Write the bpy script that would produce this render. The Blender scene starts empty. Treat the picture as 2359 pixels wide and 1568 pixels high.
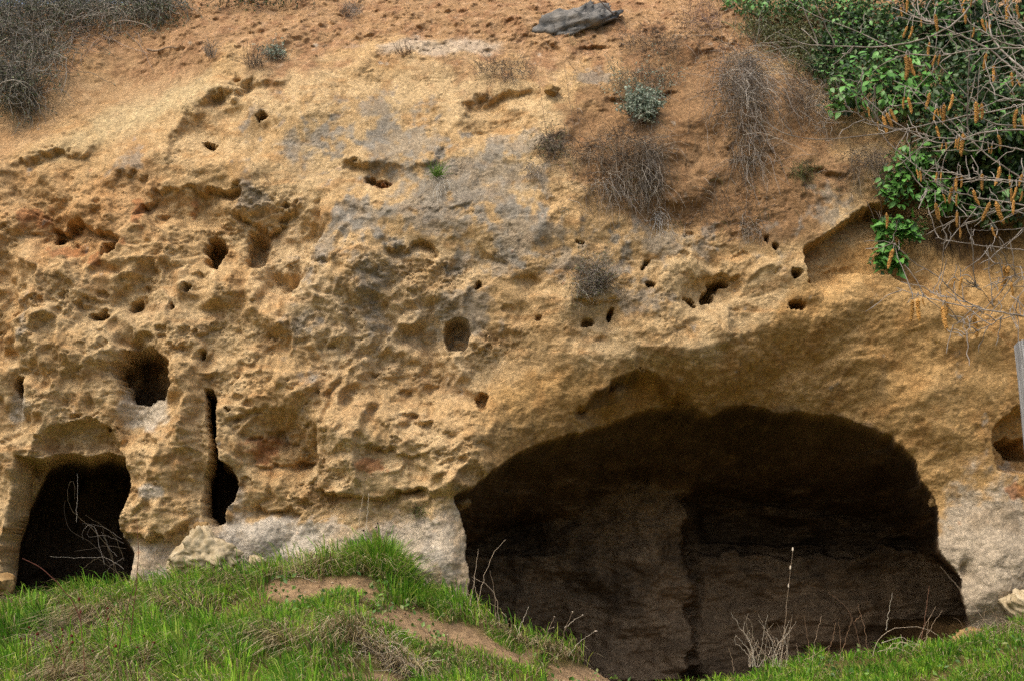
import bpy, math, random
import numpy as np
from mathutils import Vector, Matrix

# ------------------------------------------------------------------ camera, world, sun, exposure
S = 14.0 / 2358.0            # metres per measured unit on the cliff plane (y = 0)
D = 18.0                     # camera distance from the cliff plane
ZC = 0.6                     # eye height
V0 = 1299.0
sc = bpy.context.scene
cam = bpy.data.cameras.new('camera')
cam.sensor_width = 36.0
cam.lens = 36.0 * D / 14.0
cam.shift_y = ((1400 - 784) * S - ZC) / 14.0
cam.clip_start = 0.1
cam.clip_end = 2000
camo = bpy.data.objects.new('camera', cam)
camo.location = (0, -D, ZC)
camo.rotation_euler = (math.radians(90), 0, 0)
sc.collection.objects.link(camo)
sc.camera = camo

SUN_EL, SUN_AZ = 60.0, -42.0          # azimuth measured from the viewing side, negative = left
sx = math.sin(math.radians(SUN_AZ)) * math.cos(math.radians(SUN_EL))
sy = -math.cos(math.radians(SUN_AZ)) * math.cos(math.radians(SUN_EL))
sz = math.sin(math.radians(SUN_EL))
world = bpy.data.worlds.new('World')
sc.world = world
world.use_nodes = True
wn = world.node_tree.nodes
bg = wn['Background']
sky = wn.new('ShaderNodeTexSky')
sky.sky_type = 'NISHITA'
sky.sun_disc = False
sky.sun_elevation = math.radians(SUN_EL)
sky.sun_rotation = math.atan2(sx, sy)
sky.air_density = 1.0
sky.dust_density = 7.0
sky.ozone_density = 1.0
world.node_tree.links.new(sky.outputs['Color'], bg.inputs['Color'])
bg.inputs['Strength'].default_value = 0.15
sun = bpy.data.lights.new('sun', 'SUN')
sun.energy = 0.85
sun.angle = math.radians(40)
sun.color = (1.0, 0.94, 0.84)
suno = bpy.data.objects.new('sun', sun)
suno.location = (-10, -20, 20)
suno.rotation_euler = Vector((sx, sy, sz)).to_track_quat('Z', 'Y').to_euler()
sc.collection.objects.link(suno)
sc.view_settings.view_transform = 'Standard'
sc.view_settings.look = 'None'
sc.view_settings.gamma = 1.0
sc.view_settings.exposure = 0.48
sc.cycles.use_denoising = False
sc.cycles.max_bounces = 6
sc.cycles.diffuse_bounces = 4

rng = np.random.default_rng(7)
R = random.Random(11)

# ------------------------------------------------------------------ numeric helpers
_perm = np.random.default_rng(3).permutation(256)
_perm = np.concatenate([_perm, _perm, _perm]).astype(np.int32)
_ga = np.random.default_rng(5).random(256) * 2 * np.pi
_gx, _gy = np.cos(_ga), np.sin(_ga)

def pn(x, y, seed=0):
    x = np.asarray(x, float) + seed * 17.31
    y = np.asarray(y, float) + seed * 9.77
    xi = np.floor(x).astype(np.int32); yi = np.floor(y).astype(np.int32)
    xf = x - xi; yf = y - yi
    xi &= 255; yi &= 255
    a = _perm[xi] + yi; b = _perm[xi + 1] + yi
    aa = _perm[a]; ab = _perm[a + 1]; ba = _perm[b]; bb = _perm[b + 1]
    u = xf * xf * xf * (xf * (xf * 6 - 15) + 10)
    v = yf * yf * yf * (yf * (yf * 6 - 15) + 10)
    n00 = _gx[aa] * xf + _gy[aa] * yf
    n10 = _gx[ba] * (xf - 1) + _gy[ba] * yf
    n01 = _gx[ab] * xf + _gy[ab] * (yf - 1)
    n11 = _gx[bb] * (xf - 1) + _gy[bb] * (yf - 1)
    nx0 = n00 + u * (n10 - n00)
    nx1 = n01 + u * (n11 - n01)
    return (nx0 + v * (nx1 - nx0)) * 1.5

def fbm(x, y, octv=4, seed=0, gain=0.5):
    t = 0; a = 1.0; f = 1.0
    for i in range(octv):
        t = t + a * pn(x * f, y * f, seed + i * 3)
        a *= gain; f *= 2.03
    return t

def billow(x, y, octv=3, seed=0, gain=0.5):
    t = 0; a = 1.0; f = 1.0
    for i in range(octv):
        t = t + a * (np.abs(pn(x * f, y * f, seed + i * 3)) * 2 - 0.6)
        a *= gain; f *= 2.03
    return t

def worley(x, y, seed=0):
    """distance to the nearest jittered cell point and a random value of that cell"""
    xi = np.floor(x).astype(np.int32); yi = np.floor(y).astype(np.int32)
    best = np.full(x.shape, 9.0); val = np.zeros(x.shape)
    for dx in (-1, 0, 1):
        for dy in (-1, 0, 1):
            cx = xi + dx; cy = yi + dy
            h = _perm[(_perm[(cx + seed * 7) & 255] + cy) & 255]
            px = cx + (h / 256.0); py = cy + (_perm[h + 57] / 256.0)
            d = np.hypot(px - x, py - y)
            m = d < best
            best[m] = d[m]; val[m] = (_perm[h + 131] / 256.0)[m]
    return best, val

def sm(t):
    t = np.clip(t, 0, 1)
    return t * t * (3 - 2 * t)

def lin(c):
    c = np.array(c, float) / 255.0
    return np.where(c <= 0.04045, c / 12.92, ((c + 0.055) / 1.055) ** 2.4)

def sd_poly(P, U, V):
    P = np.array(P, float)
    d = np.full(U.shape, 1e12); inside = np.zeros(U.shape, bool)
    n = len(P)
    for i in range(n):
        a = P[i]; b = P[(i + 1) % n]
        e = b - a
        wx = U - a[0]; wy = V - a[1]
        t = np.clip((wx * e[0] + wy * e[1]) / (e @ e), 0, 1)
        d = np.minimum(d, (wx - e[0] * t) ** 2 + (wy - e[1] * t) ** 2)
        c = (a[1] > V) != (b[1] > V)
        if abs(e[1]) > 1e-9:
            inside ^= c & (U < e[0] * (V - a[1]) / e[1] + a[0])
    d = np.sqrt(d)
    return np.where(inside, -d, d)

def sd_line(P, U, V):
    """distance, signed side (+ = right hand of travel on the page) and 0..1 position along an open polyline"""
    P = np.array(P, float)
    seg = np.hypot(*(P[1:] - P[:-1]).T); L = seg.sum(); acc = 0.0
    d = np.full(U.shape, 1e12); side = np.zeros(U.shape); pos = np.zeros(U.shape)
    for i in range(len(P) - 1):
        a = P[i]; e = P[i + 1] - a
        wx = U - a[0]; wy = V - a[1]
        t = np.clip((wx * e[0] + wy * e[1]) / (e @ e), 0, 1)
        dd = (wx - e[0] * t) ** 2 + (wy - e[1] * t) ** 2
        m = dd < d
        cr = e[0] * wy - e[1] * wx
        d = np.where(m, dd, d); side = np.where(m, np.sign(cr), side)
        pos = np.where(m, (acc + t * seg[i]) / L, pos)
        acc += seg[i]
    return np.sqrt(d), side, pos

# ------------------------------------------------------------------ object helpers
COL = sc.collection
def np_mesh(name, co, faces, col=None, smooth=True):
    """faces: list of int arrays (n,3) or (n,4)"""
    me = bpy.data.meshes.new(name)
    co = np.ascontiguousarray(co, np.float32)
    me.vertices.add(len(co)); me.vertices.foreach_set('co', co.ravel())
    tot = sum(f.size for f in faces); nf = sum(len(f) for f in faces)
    me.loops.add(tot); me.polygons.add(nf)
    me.loops.foreach_set('vertex_index', np.concatenate([f.ravel() for f in faces]).astype(np.int32))
    sizes = np.concatenate([np.full(len(f), f.shape[1], np.int32) for f in faces])
    starts = np.concatenate([[0], np.cumsum(sizes)[:-1]]).astype(np.int32)
    me.polygons.foreach_set('loop_start', starts)
    me.polygons.foreach_set('use_smooth', np.full(nf, smooth, bool))
    me.update(calc_edges=True)
    if col is not None:
        ca = me.color_attributes.new('Col', 'FLOAT_COLOR', 'POINT')
        rgba = np.ones((len(co), 4), np.float32); rgba[:, :3] = col
        ca.data.foreach_set('color', rgba.ravel())
    return me

def link(name, me, mat=None, parent=None):
    o = bpy.data.objects.new(name, me)
    COL.objects.link(o)
    if mat is not None and me is not None and len(me.materials) == 0:
        me.materials.append(mat)
    if parent is not None:
        o.parent = parent
    return o

def empty(name, loc):
    o = bpy.data.objects.new(name, None)
    o.location = loc; o.empty_display_size = 0.1
    COL.objects.link(o)
    return o

def tag(o, label=None, cat=None, group=None, kind=None):
    if label: o['label'] = label
    if cat: o['category'] = cat
    if group: o['group'] = group
    if kind: o['kind'] = kind
    return o

def tubes(P, rad, col=None, sides=3):
    """P (N,K,3) polylines, rad (N,K) radii -> co, quads, col"""
    N, K, _ = P.shape
    T = np.empty_like(P)
    T[:, 1:-1] = P[:, 2:] - P[:, :-2]; T[:, 0] = P[:, 1] - P[:, 0]; T[:, -1] = P[:, -1] - P[:, -2]
    T /= np.linalg.norm(T, axis=2, keepdims=True) + 1e-9
    ref = np.tile(np.array([0.31, 0.77, 0.55]), (N, K, 1))
    A = np.cross(T, ref); A /= np.linalg.norm(A, axis=2, keepdims=True) + 1e-9
    B = np.cross(T, A)
    ang = np.arange(sides) * 2 * np.pi / sides
    co = (P[:, :, None, :] + rad[:, :, None, None] * (A[:, :, None, :] * np.cos(ang)[None, None, :, None]
          + B[:, :, None, :] * np.sin(ang)[None, None, :, None]))
    idx = np.arange(N * K * sides).reshape(N, K, sides)
    a = idx[:, :-1]; b = idx[:, 1:]
    q = np.stack([a, np.roll(a, -1, 2), np.roll(b, -1, 2), b], -1).reshape(-1, 4)
    c = None
    if col is not None:
        c = np.repeat(col, K * sides, axis=0)
    return co.reshape(-1, 3), q, c

def merge(parts):
    co = []; fs = {3: [], 4: []}; cl = []; off = 0
    for c, f, k in parts:
        co.append(c); fs[f.shape[1]].append(f + off); cl.append(k); off += len(c)
    faces = [np.concatenate(v) for v in fs.values() if v]
    return np.concatenate(co), faces, (np.concatenate(cl) if cl[0] is not None else None)

def resample(P, n):
    P = np.array(P, float)
    d = np.concatenate([[0], np.cumsum(np.linalg.norm(P[1:] - P[:-1], axis=1))])
    t = np.linspace(0, d[-1], n)
    return np.stack([np.interp(t, d, P[:, i]) for i in range(P.shape[1])], 1)

def smooth_line(P, n):
    Q = resample(P, n)
    for _ in range(2):
        Q[1:-1] = 0.25 * Q[:-2] + 0.5 * Q[1:-1] + 0.25 * Q[2:]
    return Q

# ------------------------------------------------------------------ materials
def new_mat(name):
    m = bpy.data.materials.new(name); m.use_nodes = True
    nt = m.node_tree; bs = nt.nodes['Principled BSDF']
    return m, nt, bs

def attr_mat(name, rough=0.9, spec=0.15, bump=0.0, bscale=40.0, var=0.25, vscale=12.0, transl=0.0, grain=0.0):
    """base colour from the mesh's own colour attribute, broken up by noise, with fine relief"""
    m, nt, bs = new_mat(name)
    N = nt.nodes; L = nt.links
    at_ = N.new('ShaderNodeAttribute'); at_.attribute_name = 'Col'
    tc = N.new('ShaderNodeTexCoord')
    nz = N.new('ShaderNodeTexNoise'); nz.inputs['Scale'].default_value = vscale; nz.inputs['Detail'].default_value = 6
    L.new(tc.outputs['Object'], nz.inputs['Vector'])
    mr = N.new('ShaderNodeMapRange')
    mr.inputs['From Min'].default_value = 0.3; mr.inputs['From Max'].default_value = 0.7
    mr.inputs['To Min'].default_value = 1 - var; mr.inputs['To Max'].default_value = 1 + var
    L.new(nz.outputs['Fac'], mr.inputs['Value'])
    mx = N.new('ShaderNodeVectorMath'); mx.operation = 'SCALE'
    L.new(at_.outputs['Color'], mx.inputs[0]); L.new(mr.outputs['Result'], mx.inputs['Scale'])
    if grain > 0:
        n3 = N.new('ShaderNodeTexNoise'); n3.inputs['Scale'].default_value = 55.0; n3.inputs['Detail'].default_value = 5; n3.inputs['Roughness'].default_value = 0.7
        L.new(tc.outputs['Object'], n3.inputs['Vector'])
        m3 = N.new('ShaderNodeMapRange'); m3.inputs['From Min'].default_value = 0.33; m3.inputs['From Max'].default_value = 0.67
        m3.inputs['To Min'].default_value = 1 - grain; m3.inputs['To Max'].default_value = 1 + grain
        L.new(n3.outputs['Fac'], m3.inputs['Value'])
        m4 = N.new('ShaderNodeVectorMath'); m4.operation = 'SCALE'
        L.new(mx.outputs['Vector'], m4.inputs[0]); L.new(m3.outputs['Result'], m4.inputs['Scale'])
        mx = m4
    L.new(mx.outputs['Vector'], bs.inputs['Base Color'])
    bs.inputs['Roughness'].default_value = rough
    bs.inputs['Specular IOR Level'].default_value = spec
    if bump > 0:
        n2 = N.new('ShaderNodeTexNoise'); n2.inputs['Scale'].default_value = bscale; n2.inputs['Detail'].default_value = 8
        n2.inputs['Roughness'].default_value = 0.65
        L.new(tc.outputs['Object'], n2.inputs['Vector'])
        bp = N.new('ShaderNodeBump'); bp.inputs['Strength'].default_value = 1.0; bp.inputs['Distance'].default_value = bump
        L.new(n2.outputs['Fac'], bp.inputs['Height']); L.new(bp.outputs['Normal'], bs.inputs['Normal'])
    if transl > 0:
        out = N['Material Output']
        tr = N.new('ShaderNodeBsdfTranslucent'); ms = N.new('ShaderNodeMixShader')
        L.new(mx.outputs['Vector'], tr.inputs['Color'])
        ms.inputs['Fac'].default_value = transl
        L.new(bs.outputs['BSDF'], ms.inputs[1]); L.new(tr.outputs['BSDF'], ms.inputs[2])
        L.new(ms.outputs['Shader'], out.inputs['Surface'])
    return m

def noise_mat(name, c1, c2, scale=8.0, rough=0.85, spec=0.2, bump=0.004, bscale=60.0, stretch=(1, 1, 1), per_object=0.0):
    m, nt, bs = new_mat(name)
    N = nt.nodes; L = nt.links
    tc = N.new('ShaderNodeTexCoord'); mp = N.new('ShaderNodeMapping'); mp.inputs['Scale'].default_value = stretch
    L.new(tc.outputs['Object'], mp.inputs['Vector'])
    nz = N.new('ShaderNodeTexNoise'); nz.inputs['Scale'].default_value = scale; nz.inputs['Detail'].default_value = 8
    L.new(mp.outputs['Vector'], nz.inputs['Vector'])
    cr = N.new('ShaderNodeValToRGB')
    cr.color_ramp.elements[0].position = 0.32; cr.color_ramp.elements[1].position = 0.68
    cr.color_ramp.elements[0].color = (*lin(c1), 1); cr.color_ramp.elements[1].color = (*lin(c2), 1)
    L.new(nz.outputs['Fac'], cr.inputs['Fac'])
    src = cr.outputs['Color']
    if per_object > 0:
        oi = N.new('ShaderNodeObjectInfo'); mr = N.new('ShaderNodeMapRange')
        mr.inputs['To Min'].default_value = 1 - per_object; mr.inputs['To Max'].default_value = 1 + per_object
        L.new(oi.outputs['Random'], mr.inputs['Value'])
        vm = N.new('ShaderNodeVectorMath'); vm.operation = 'SCALE'
        L.new(src, vm.inputs[0]); L.new(mr.outputs['Result'], vm.inputs['Scale'])
        src = vm.outputs['Vector']
    L.new(src, bs.inputs['Base Color'])
    bs.inputs['Roughness'].default_value = rough; bs.inputs['Specular IOR Level'].default_value = spec
    n2 = N.new('ShaderNodeTexNoise'); n2.inputs['Scale'].default_value = bscale; n2.inputs['Detail'].default_value = 8
    L.new(mp.outputs['Vector'], n2.inputs['Vector'])
    bp = N.new('ShaderNodeBump'); bp.inputs['Distance'].default_value = bump
    L.new(n2.outputs['Fac'], bp.inputs['Height']); L.new(bp.outputs['Normal'], bs.inputs['Normal'])
    return m

M_rock = attr_mat('tuff_rock', rough=0.95, spec=0.08, bump=0.022, bscale=42.0, var=0.28, vscale=20.0, grain=0.22)
M_soil = attr_mat('ground_soil', rough=1.0, spec=0.05, bump=0.025, bscale=30.0, var=0.3, vscale=10.0, grain=0.3)
M_grass = attr_mat('grass_blade', rough=0.6, spec=0.25, var=0.15, vscale=3.0, transl=0.25)
M_twig = attr_mat('dry_twig', rough=0.85, spec=0.15, var=0.2, vscale=20.0)
M_leafmass = attr_mat('shrub_foliage', rough=0.45, spec=0.4, var=0.2, vscale=6.0, transl=0.2)
M_bark = noise_mat('hazel_bark', (106, 96, 84), (168, 160, 148), scale=30, rough=0.7, spec=0.3, bump=0.001, bscale=200, stretch=(1, 1, 0.4))
M_catkin = noise_mat('catkin_bracts', (138, 96, 46), (214, 166, 92), scale=260, rough=0.8, bump=0.0015, bscale=420, per_object=0.32)
M_leaf = noise_mat('ivy_leaf', (62, 112, 40), (104, 156, 68), scale=25, rough=0.42, spec=0.4, bump=0.001, bscale=60, per_object=0.3)
M_post = noise_mat('weathered_wood', (120, 119, 117), (206, 205, 202), scale=10, rough=0.9, bump=0.004, bscale=40, stretch=(14, 14, 0.4))
M_paleboulder = noise_mat('pale_stone', (150, 134, 102), (198, 182, 150), scale=9, rough=0.95, spec=0.1, bump=0.02, bscale=16)
M_greyboulder = noise_mat('lichen_stone', (78, 80, 80), (138, 134, 126), scale=7, rough=0.95, spec=0.1, bump=0.03, bscale=14)
M_ochrestone = noise_mat('ochre_stone', (132, 104, 66), (176, 146, 100), scale=7, rough=0.95, spec=0.1, bump=0.02, bscale=18)

# ------------------------------------------------------------------ the cliff
def prj(x, y, z):
    k = D / (D + y)
    return 1179 + x * k / S, V0 - (z - ZC) * k / S

def axis(fine0, fine1, step, lo, hi, n):
    f = np.arange(fine0, fine1 + step / 2, step)
    a = fine0 - (fine0 - lo) * (np.linspace(1, 0, n, endpoint=False) ** 1.6)
    b = fine1 + (hi - fine1) * (np.linspace(0, 1, n + 1)[1:] ** 1.6)
    return np.concatenate([a, f, b])

STEP = 0.0165
xs = axis(-8.2, 8.2, STEP, -30, 30, 26)
zs = np.concatenate([np.arange(-1.9, 10.4, STEP), np.linspace(10.42, 10.9, 10)])
X, Z = np.meshgrid(xs, zs)
zt = np.linspace(-3, 12, 600)
yt = np.interp(zt, [-3, 0, 2, 4, 5.2, 6.2, 7.2, 8.2, 9.2, 10.2, 11], [0, 0, 0.03, 0.12, 0.3, 0.55, 1.05, 1.75, 2.7, 4.1, 6.0])
kern = np.hanning(41); kern /= kern.sum()
yt = np.convolve(np.pad(yt, 20, mode='edge'), kern, mode='valid')
YB = np.interp(Z, zt, yt)
YB = YB + 0.20 * fbm(X / 2.6, Z / 2.0, 3, 1)
U, V = prj(X, YB, Z)
# the slope at the upper left leans farther back
YB = YB + 0.55 * sm((430 - V - 0.1 * U) / 260) * sm((520 - U) / 260)
U, V = prj(X, YB, Z)
WX = fbm(X * 1.7, Z * 1.7, 3, 21); WZ = fbm(X * 1.7 + 40, Z * 1.7, 3, 27)
FX = fbm(X * 8, Z * 8, 3, 33); FZ = fbm(X * 8 + 40, Z * 8, 3, 39)

def warped(Y, a=13, b=5):
    u, v = prj(X, Y, Z)
    return u + a * WX + b * FX, v + a * WZ + b * FZ

# roughness of the rock
rm = 0.36 + 0 * U
def gauss(u, v, cu, cv, ru, rv):
    return np.exp(-(((u - cu) / ru) ** 2 + ((v - cv) / rv) ** 2))
rugged = sd_poly([(-400, 400), (300, 440), (560, 420), (740, 480), (900, 560), (1090, 620), (1200, 800), (1090, 860),
                  (1150, 1060), (1060, 1130), (700, 1180), (250, 1230), (-400, 1500)], U + 30 * WX, V + 30 * WZ)
rm = rm + 0.65 * sm(0.5 - rugged / 90)
rm = rm + 0.35 * gauss(U, V, 1600, 640, 260, 130) + 0.3 * gauss(U, V, 700, 1050, 350, 120) + 0.25 * gauss(U, V, 1500, 420, 300, 120)
for cu, cv, ru, rv, k in [(700, 280, 260, 95, .22), (620, 1230, 110, 50, .5), (330, 1290, 70, 50, .5), (1030, 1290, 70, 80, .35),
                          (330, 930, 55, 40, .6), (2200, 900, 260, 330, .12), (1350, 920, 220, 90, .3), (2250, 1250, 120, 140, .1)]:
    rm = rm - k * gauss(U, V, cu, cv, ru, rv)
rm = np.clip(rm, 0.12, 1.3)

Y = YB.copy()
# broad relief
mid = billow(X / 0.75 + 0.4 * WX, Z / 0.5 + 0.4 * WZ, 3, 51)
Y = Y + 0.21 * fbm(X / 1.1 + .3 * WX, Z / 0.85 + .3 * WZ, 2, 47) * np.clip(rm, .3, 1)
Y = Y + 0.035 * mid * np.clip(rm + 0.1, 0, 1.1)
rib = sd_poly([(-300, 560), (700, 560), (1060, 700), (1090, 1130), (260, 1230), (-300, 1350)], U, V)
Y = Y + 0.20 * sm(0.5 - rib / 160) * fbm(X / 0.62 + .5 * WX, Z / 2.4, 3, 57, .45)
# bedding: shelves whose lips stick out over the hollow below
ph = Z * 2.3 + 1.5 * fbm(X * 0.45, Z * 0.8, 3, 61) + 0.10 * X
f = ph - np.floor(ph)
Y = Y - 0.042 * (f ** 1.4) * np.where(f > 0.93, (1 - f) / 0.07, 1) * rm * sm(0.5 + 1.6 * pn(X * 0.9, Z * 1.6, 71))
ph = Z * 6.5 + 1.2 * fbm(X * 1.1, Z * 1.9, 3, 81)
f = ph - np.floor(ph)
Y = Y - 0.014 * (f ** 1.3) * np.where(f > 0.9, (1 - f) / 0.1, 1) * rm * sm(0.4 + 1.6 * pn(X * 2.1, Z * 3, 91))

u_, v_ = prj(X, YB, Z)
u_ = u_ + 13 * WX + 6 * FX; v_ = v_ + 13 * WZ + 6 * FZ
def box(u, v, pts, m):
    p = np.array(pts, float)
    return (u > p[:, 0].min() - m) & (u < p[:, 0].max() + m) & (v > p[:, 1].min() - m) & (v < p[:, 1].max() + m)

def hole(P, depth, ramp=14, pw=0.7, u=None, v=None):
    u = u_ if u is None else u; v = v_ if v is None else v
    m = box(u, v, P, 30)
    sd = sd_poly(P, u[m], v[m])
    Y[m] += depth * np.clip((4 - sd) / ramp, 0, 1) ** pw

def ell(cu, cv, ru, rv, depth, soft=0.35):
    m = (np.abs(u_ - cu) < ru * 1.6) & (np.abs(v_ - cv) < rv * 1.6)
    r = np.sqrt(((u_[m] - cu) / ru) ** 2 + ((v_[m] - cv) / rv) ** 2)
    Y[m] += depth * sm((1.12 - r) / soft)

def scarp(P, depth, fall, edge=5, ends=0.16, u=None, v=None):
    """recess on the right-hand side of travel, sharpest at the line, fading away from it"""
    u = u_ if u is None else u; v = v_ if v is None else v
    m = box(u, v, P, fall * 3)
    d, side, pos = sd_line(P, u[m], v[m])
    s = d * side
    nzl = np.clip(0.75 + 0.8 * pn(X[m] * 2.2, Z[m] * 2.2, 93), 0.15, 1.3)
    s = s + 4 * FX[m] + 10 * WZ[m]
    Y[m] += depth * nzl * sm((s + edge) / (2 * edge)) * np.exp(-np.maximum(s, 0) / fall) * sm(pos / ends) * sm((1 - pos) / ends)

# -- scarps (travel direction chosen so that the recess lies to the right on the page)
scarp([(395, 400), (398, 350), (405, 310), (435, 258), (490, 222), (560, 194), (620, 184), (690, 182)], 0.36, 120, 15, .3)
scarp([(740, 405), (840, 384), (960, 372), (1010, 352), (1055, 318)], 0.2, 45, 9, .3)
scarp([(1045, 310), (1072, 255), (1108, 226), (1180, 212), (1260, 215)], 0.22, 90, 12, .3)
scarp([(255, 400), (300, 410), (350, 404)], 0.16, 22)
scarp([(300, 500), (318, 468), (380, 452), (440, 440), (520, 428), (570, 446)], 0.34, 55)
scarp([(670, 700), (692, 640), (716, 575), (735, 515), (745, 440)][::-1], 0.38, 80)
scarp([(90, 545), (115, 522), (180, 512), (250, 535), (285, 560)], 0.30, 45)
scarp([(-60, 395), (40, 376), (140, 350), (260, 345)], 0.2, 70, 10, .35)
scarp([(540, 470), (600, 520), (640, 500), (690, 470), (735, 470)], 0.2, 40)
scarp([(280, 790), (330, 770), (400, 795), (430, 780)], 0.22, 45)
scarp([(440, 765), (500, 762), (530, 758)], 0.10, 14)
scarp([(60, 740), (140, 700), (220, 690), (260, 700)], 0.16, 40)
scarp([(500, 960), (580, 945), (660, 950), (735, 940)], 0.24, 60)
scarp([(740, 930), (735, 1000), (722, 1060), (718, 1110)], 0.24, 70)
scarp([(560, 1075), (640, 1060), (715, 1065)], 0.18, 50)
scarp([(690, 1128), (780, 1122), (880, 1140), (960, 1138), (1020, 1145)], 0.36, 55)
scarp([(260, 1228), (320, 1236), (380, 1226), (440, 1205)], 0.30, 80)
scarp([(590, 1175), (650, 1170), (700, 1190)], 0.2, 60)
scarp([(880, 575), (960, 565), (1010, 580)], 0.22, 30)
scarp([(1090, 560), (1130, 590), (1180, 640), (1260, 650)], 0.14, 50)
scarp([(870, 800), (900, 750), (960, 715), (1040, 690)], -0.12, 80)
scarp([(860, 980), (940, 960), (1010, 985)], 0.18, 45)
scarp([(1380, 210), (1440, 225), (1520, 215), (1570, 200)], 0.14, 35)
scarp([(1600, 90), (1660, 100), (1700, 95)], 0.14, 25)
scarp([(1560, 640), (1620, 650), (1690, 640), (1720, 660)], 0.16, 35)
scarp([(1310, 690), (1370, 690), (1420, 690)], 0.22, 40)
scarp([(1240, 100), (1320, 118), (1420, 112)], 0.10, 25)
scarp([(560, 1020), (620, 1000), (690, 1012)], 0.14, 30)
scarp([(830, 1050), (900, 1035), (980, 1050), (1050, 1040)], 0.16, 35)
scarp([(1830, 420), (1880, 400), (1960, 395)], 0.15, 40)
# -- soft hollows
for cu, cv, ru, rv, d in [(490, 560, 60, 60, .22), (590, 540, 55, 60, .25), (690, 540, 40, 50, .2), (160, 555, 80, 45, .25),
                          (320, 830, 65, 65, .25), (330, 935, 65, 60, .28), (465, 1020, 30, 150, .28), (42, 925, 30, 50, .12),
                          (640, 640, 60, 40, .15), (640, 1000, 60, 45, .15), (1380, 740, 60, 40, .16), (1640, 680, 70, 30, .12),
                          (870, 405, 50, 18, .10), (1150, 270, 90, 40, .15), (600, 1235, 40, 45, -.16), (680, 1250, 45, 40, .12), (520, 1260, 40, 40, -.12), (820, 1220, 60, 30, -.12), (740, 1240, 30, 30, .1), (900, 1240, 40, 50, .08), (340, 1290, 60, 40, .1),
                          (560, 330, 110, 80, .12), (1540, 300, 120, 120, -.1), (800, 650, 80, 90, -.15), (920, 640, 60, 60, .1),
                          (1010, 1300, 60, 120, -.22), (960, 1010, 150, 50, -.12), (1030, 1110, 60, 20, -.12), (370, 1120, 60, 130, -.28), (420, 960, 26, 90, -.2), (600, 880, 70, 130, -.15), (800, 1000, 70, 120, -.2), (690, 1060, 26, 110, .16), (10, 1150, 30, 140, -.15), (250, 900, 40, 60, -.1), (880, 480, 90, 130, -.12), (560, 700, 60, 90, -.1), (180, 820, 90, 80, -.12)]:
    Y += d * gauss(u_, v_, cu, cv, ru, rv)
# -- niches and putlog holes
ell(487, 577, 23, 38, 0.7); ell(585, 565, 32, 46, 0.45, .6); ell(257, 570, 17, 17, 0.4); ell(125, 541, 12, 10, .3)
ell(235, 725, 18, 11, .35); ell(302, 710, 11, 13, .3); ell(465, 825, 9, 14, .25); ell(600, 268, 8, 10, .4); ell(468, 316, 10, 10, .4)
ell(42, 888, 18, 26, .5); ell(868, 412, 22, 6, .2); ell(880, 424, 14, 6, .22); ell(1495, 655, 16, 9, .5); ell(1590, 683, 16, 8, .4)
ell(1652, 662, 18, 14, .5); ell(1636, 685, 12, 13, .5); ell(1676, 655, 12, 8, .4); ell(1602, 693, 8, 5, .3); ell(1835, 628, 12, 9, .55)
ell(1832, 703, 17, 9, .6); ell(1870, 655, 5, 8, .3); ell(1404, 728, 11, 15, .45); ell(1350, 745, 13, 9, .25); ell(1110, 927, 14, 12, .22)
ell(1104, 660, 5, 6, .25); ell(240, 990, 4, 4, .3); ell(1785, 568, 8, 6, .35); ell(1766, 553, 5, 5, .3); ell(1333, 570, 12, 5, .25)
ell(435, 665, 5, 9, .2); ell(400, 700, 4, 5, .2); ell(1480, 610, 8, 5, .25); ell(1240, 728, 7, 5, .12); ell(520, 930, 3, 6, .15)
hole([(1024, 758), (1030, 740), (1050, 731), (1071, 739), (1081, 765), (1078, 790), (1068, 804), (1034, 803), (1026, 782)], 0.46, 7,
     u=u_ - 9 * WX - 4 * FX, v=v_ - 9 * WZ - 4 * FZ)
hole([(268, 880), (264, 845), (280, 812), (320, 798), (362, 806), (386, 835), (391, 870), (382, 900), (350, 912), (296, 906)], 1.1, 12, .7)
ul = u_ - 6 * WX - 4.5 * FX; vl = v_ - 6 * WZ - 4.5 * FZ
hole([(472, 895), (490, 900), (494, 1000), (500, 1058), (532, 1078), (548, 1110), (541, 1145), (522, 1165), (515, 1198), (495, 1208),
      (470, 1186), (468, 1120), (482, 1060), (478, 1000), (474, 950)], 1.9, 11, .8, ul, vl)
# small caves at the left
hole([(68, 1056), (84, 1000), (110, 982), (160, 972), (215, 970), (262, 1000), (286, 1062)], 0.32, 26, .6)
ul = u_ - 8 * WX - 5 * FX; vl = v_ - 9 * WZ - 5 * FZ
hole([(40, 1050), (90, 1058), (128, 1044), (190, 1054), (240, 1040), (288, 1056), (296, 1120), (284, 1165), (272, 1200), (273, 1240), (292, 1275), (288, 1500), (0, 1500),
      (22, 1290), (26, 1240), (36, 1130)], 0.9, 20, .8, ul, vl)
hole([(16, 1250), (40, 1195), (66, 1130), (92, 1062), (128, 1050), (190, 1058), (240, 1046), (286, 1060), (294, 1120), (283, 1165), (272, 1200), (273, 1240), (290, 1275), (288, 1500), (0, 1500),
      (14, 1290)], 2.4, 18, .8, ul, vl)

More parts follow.
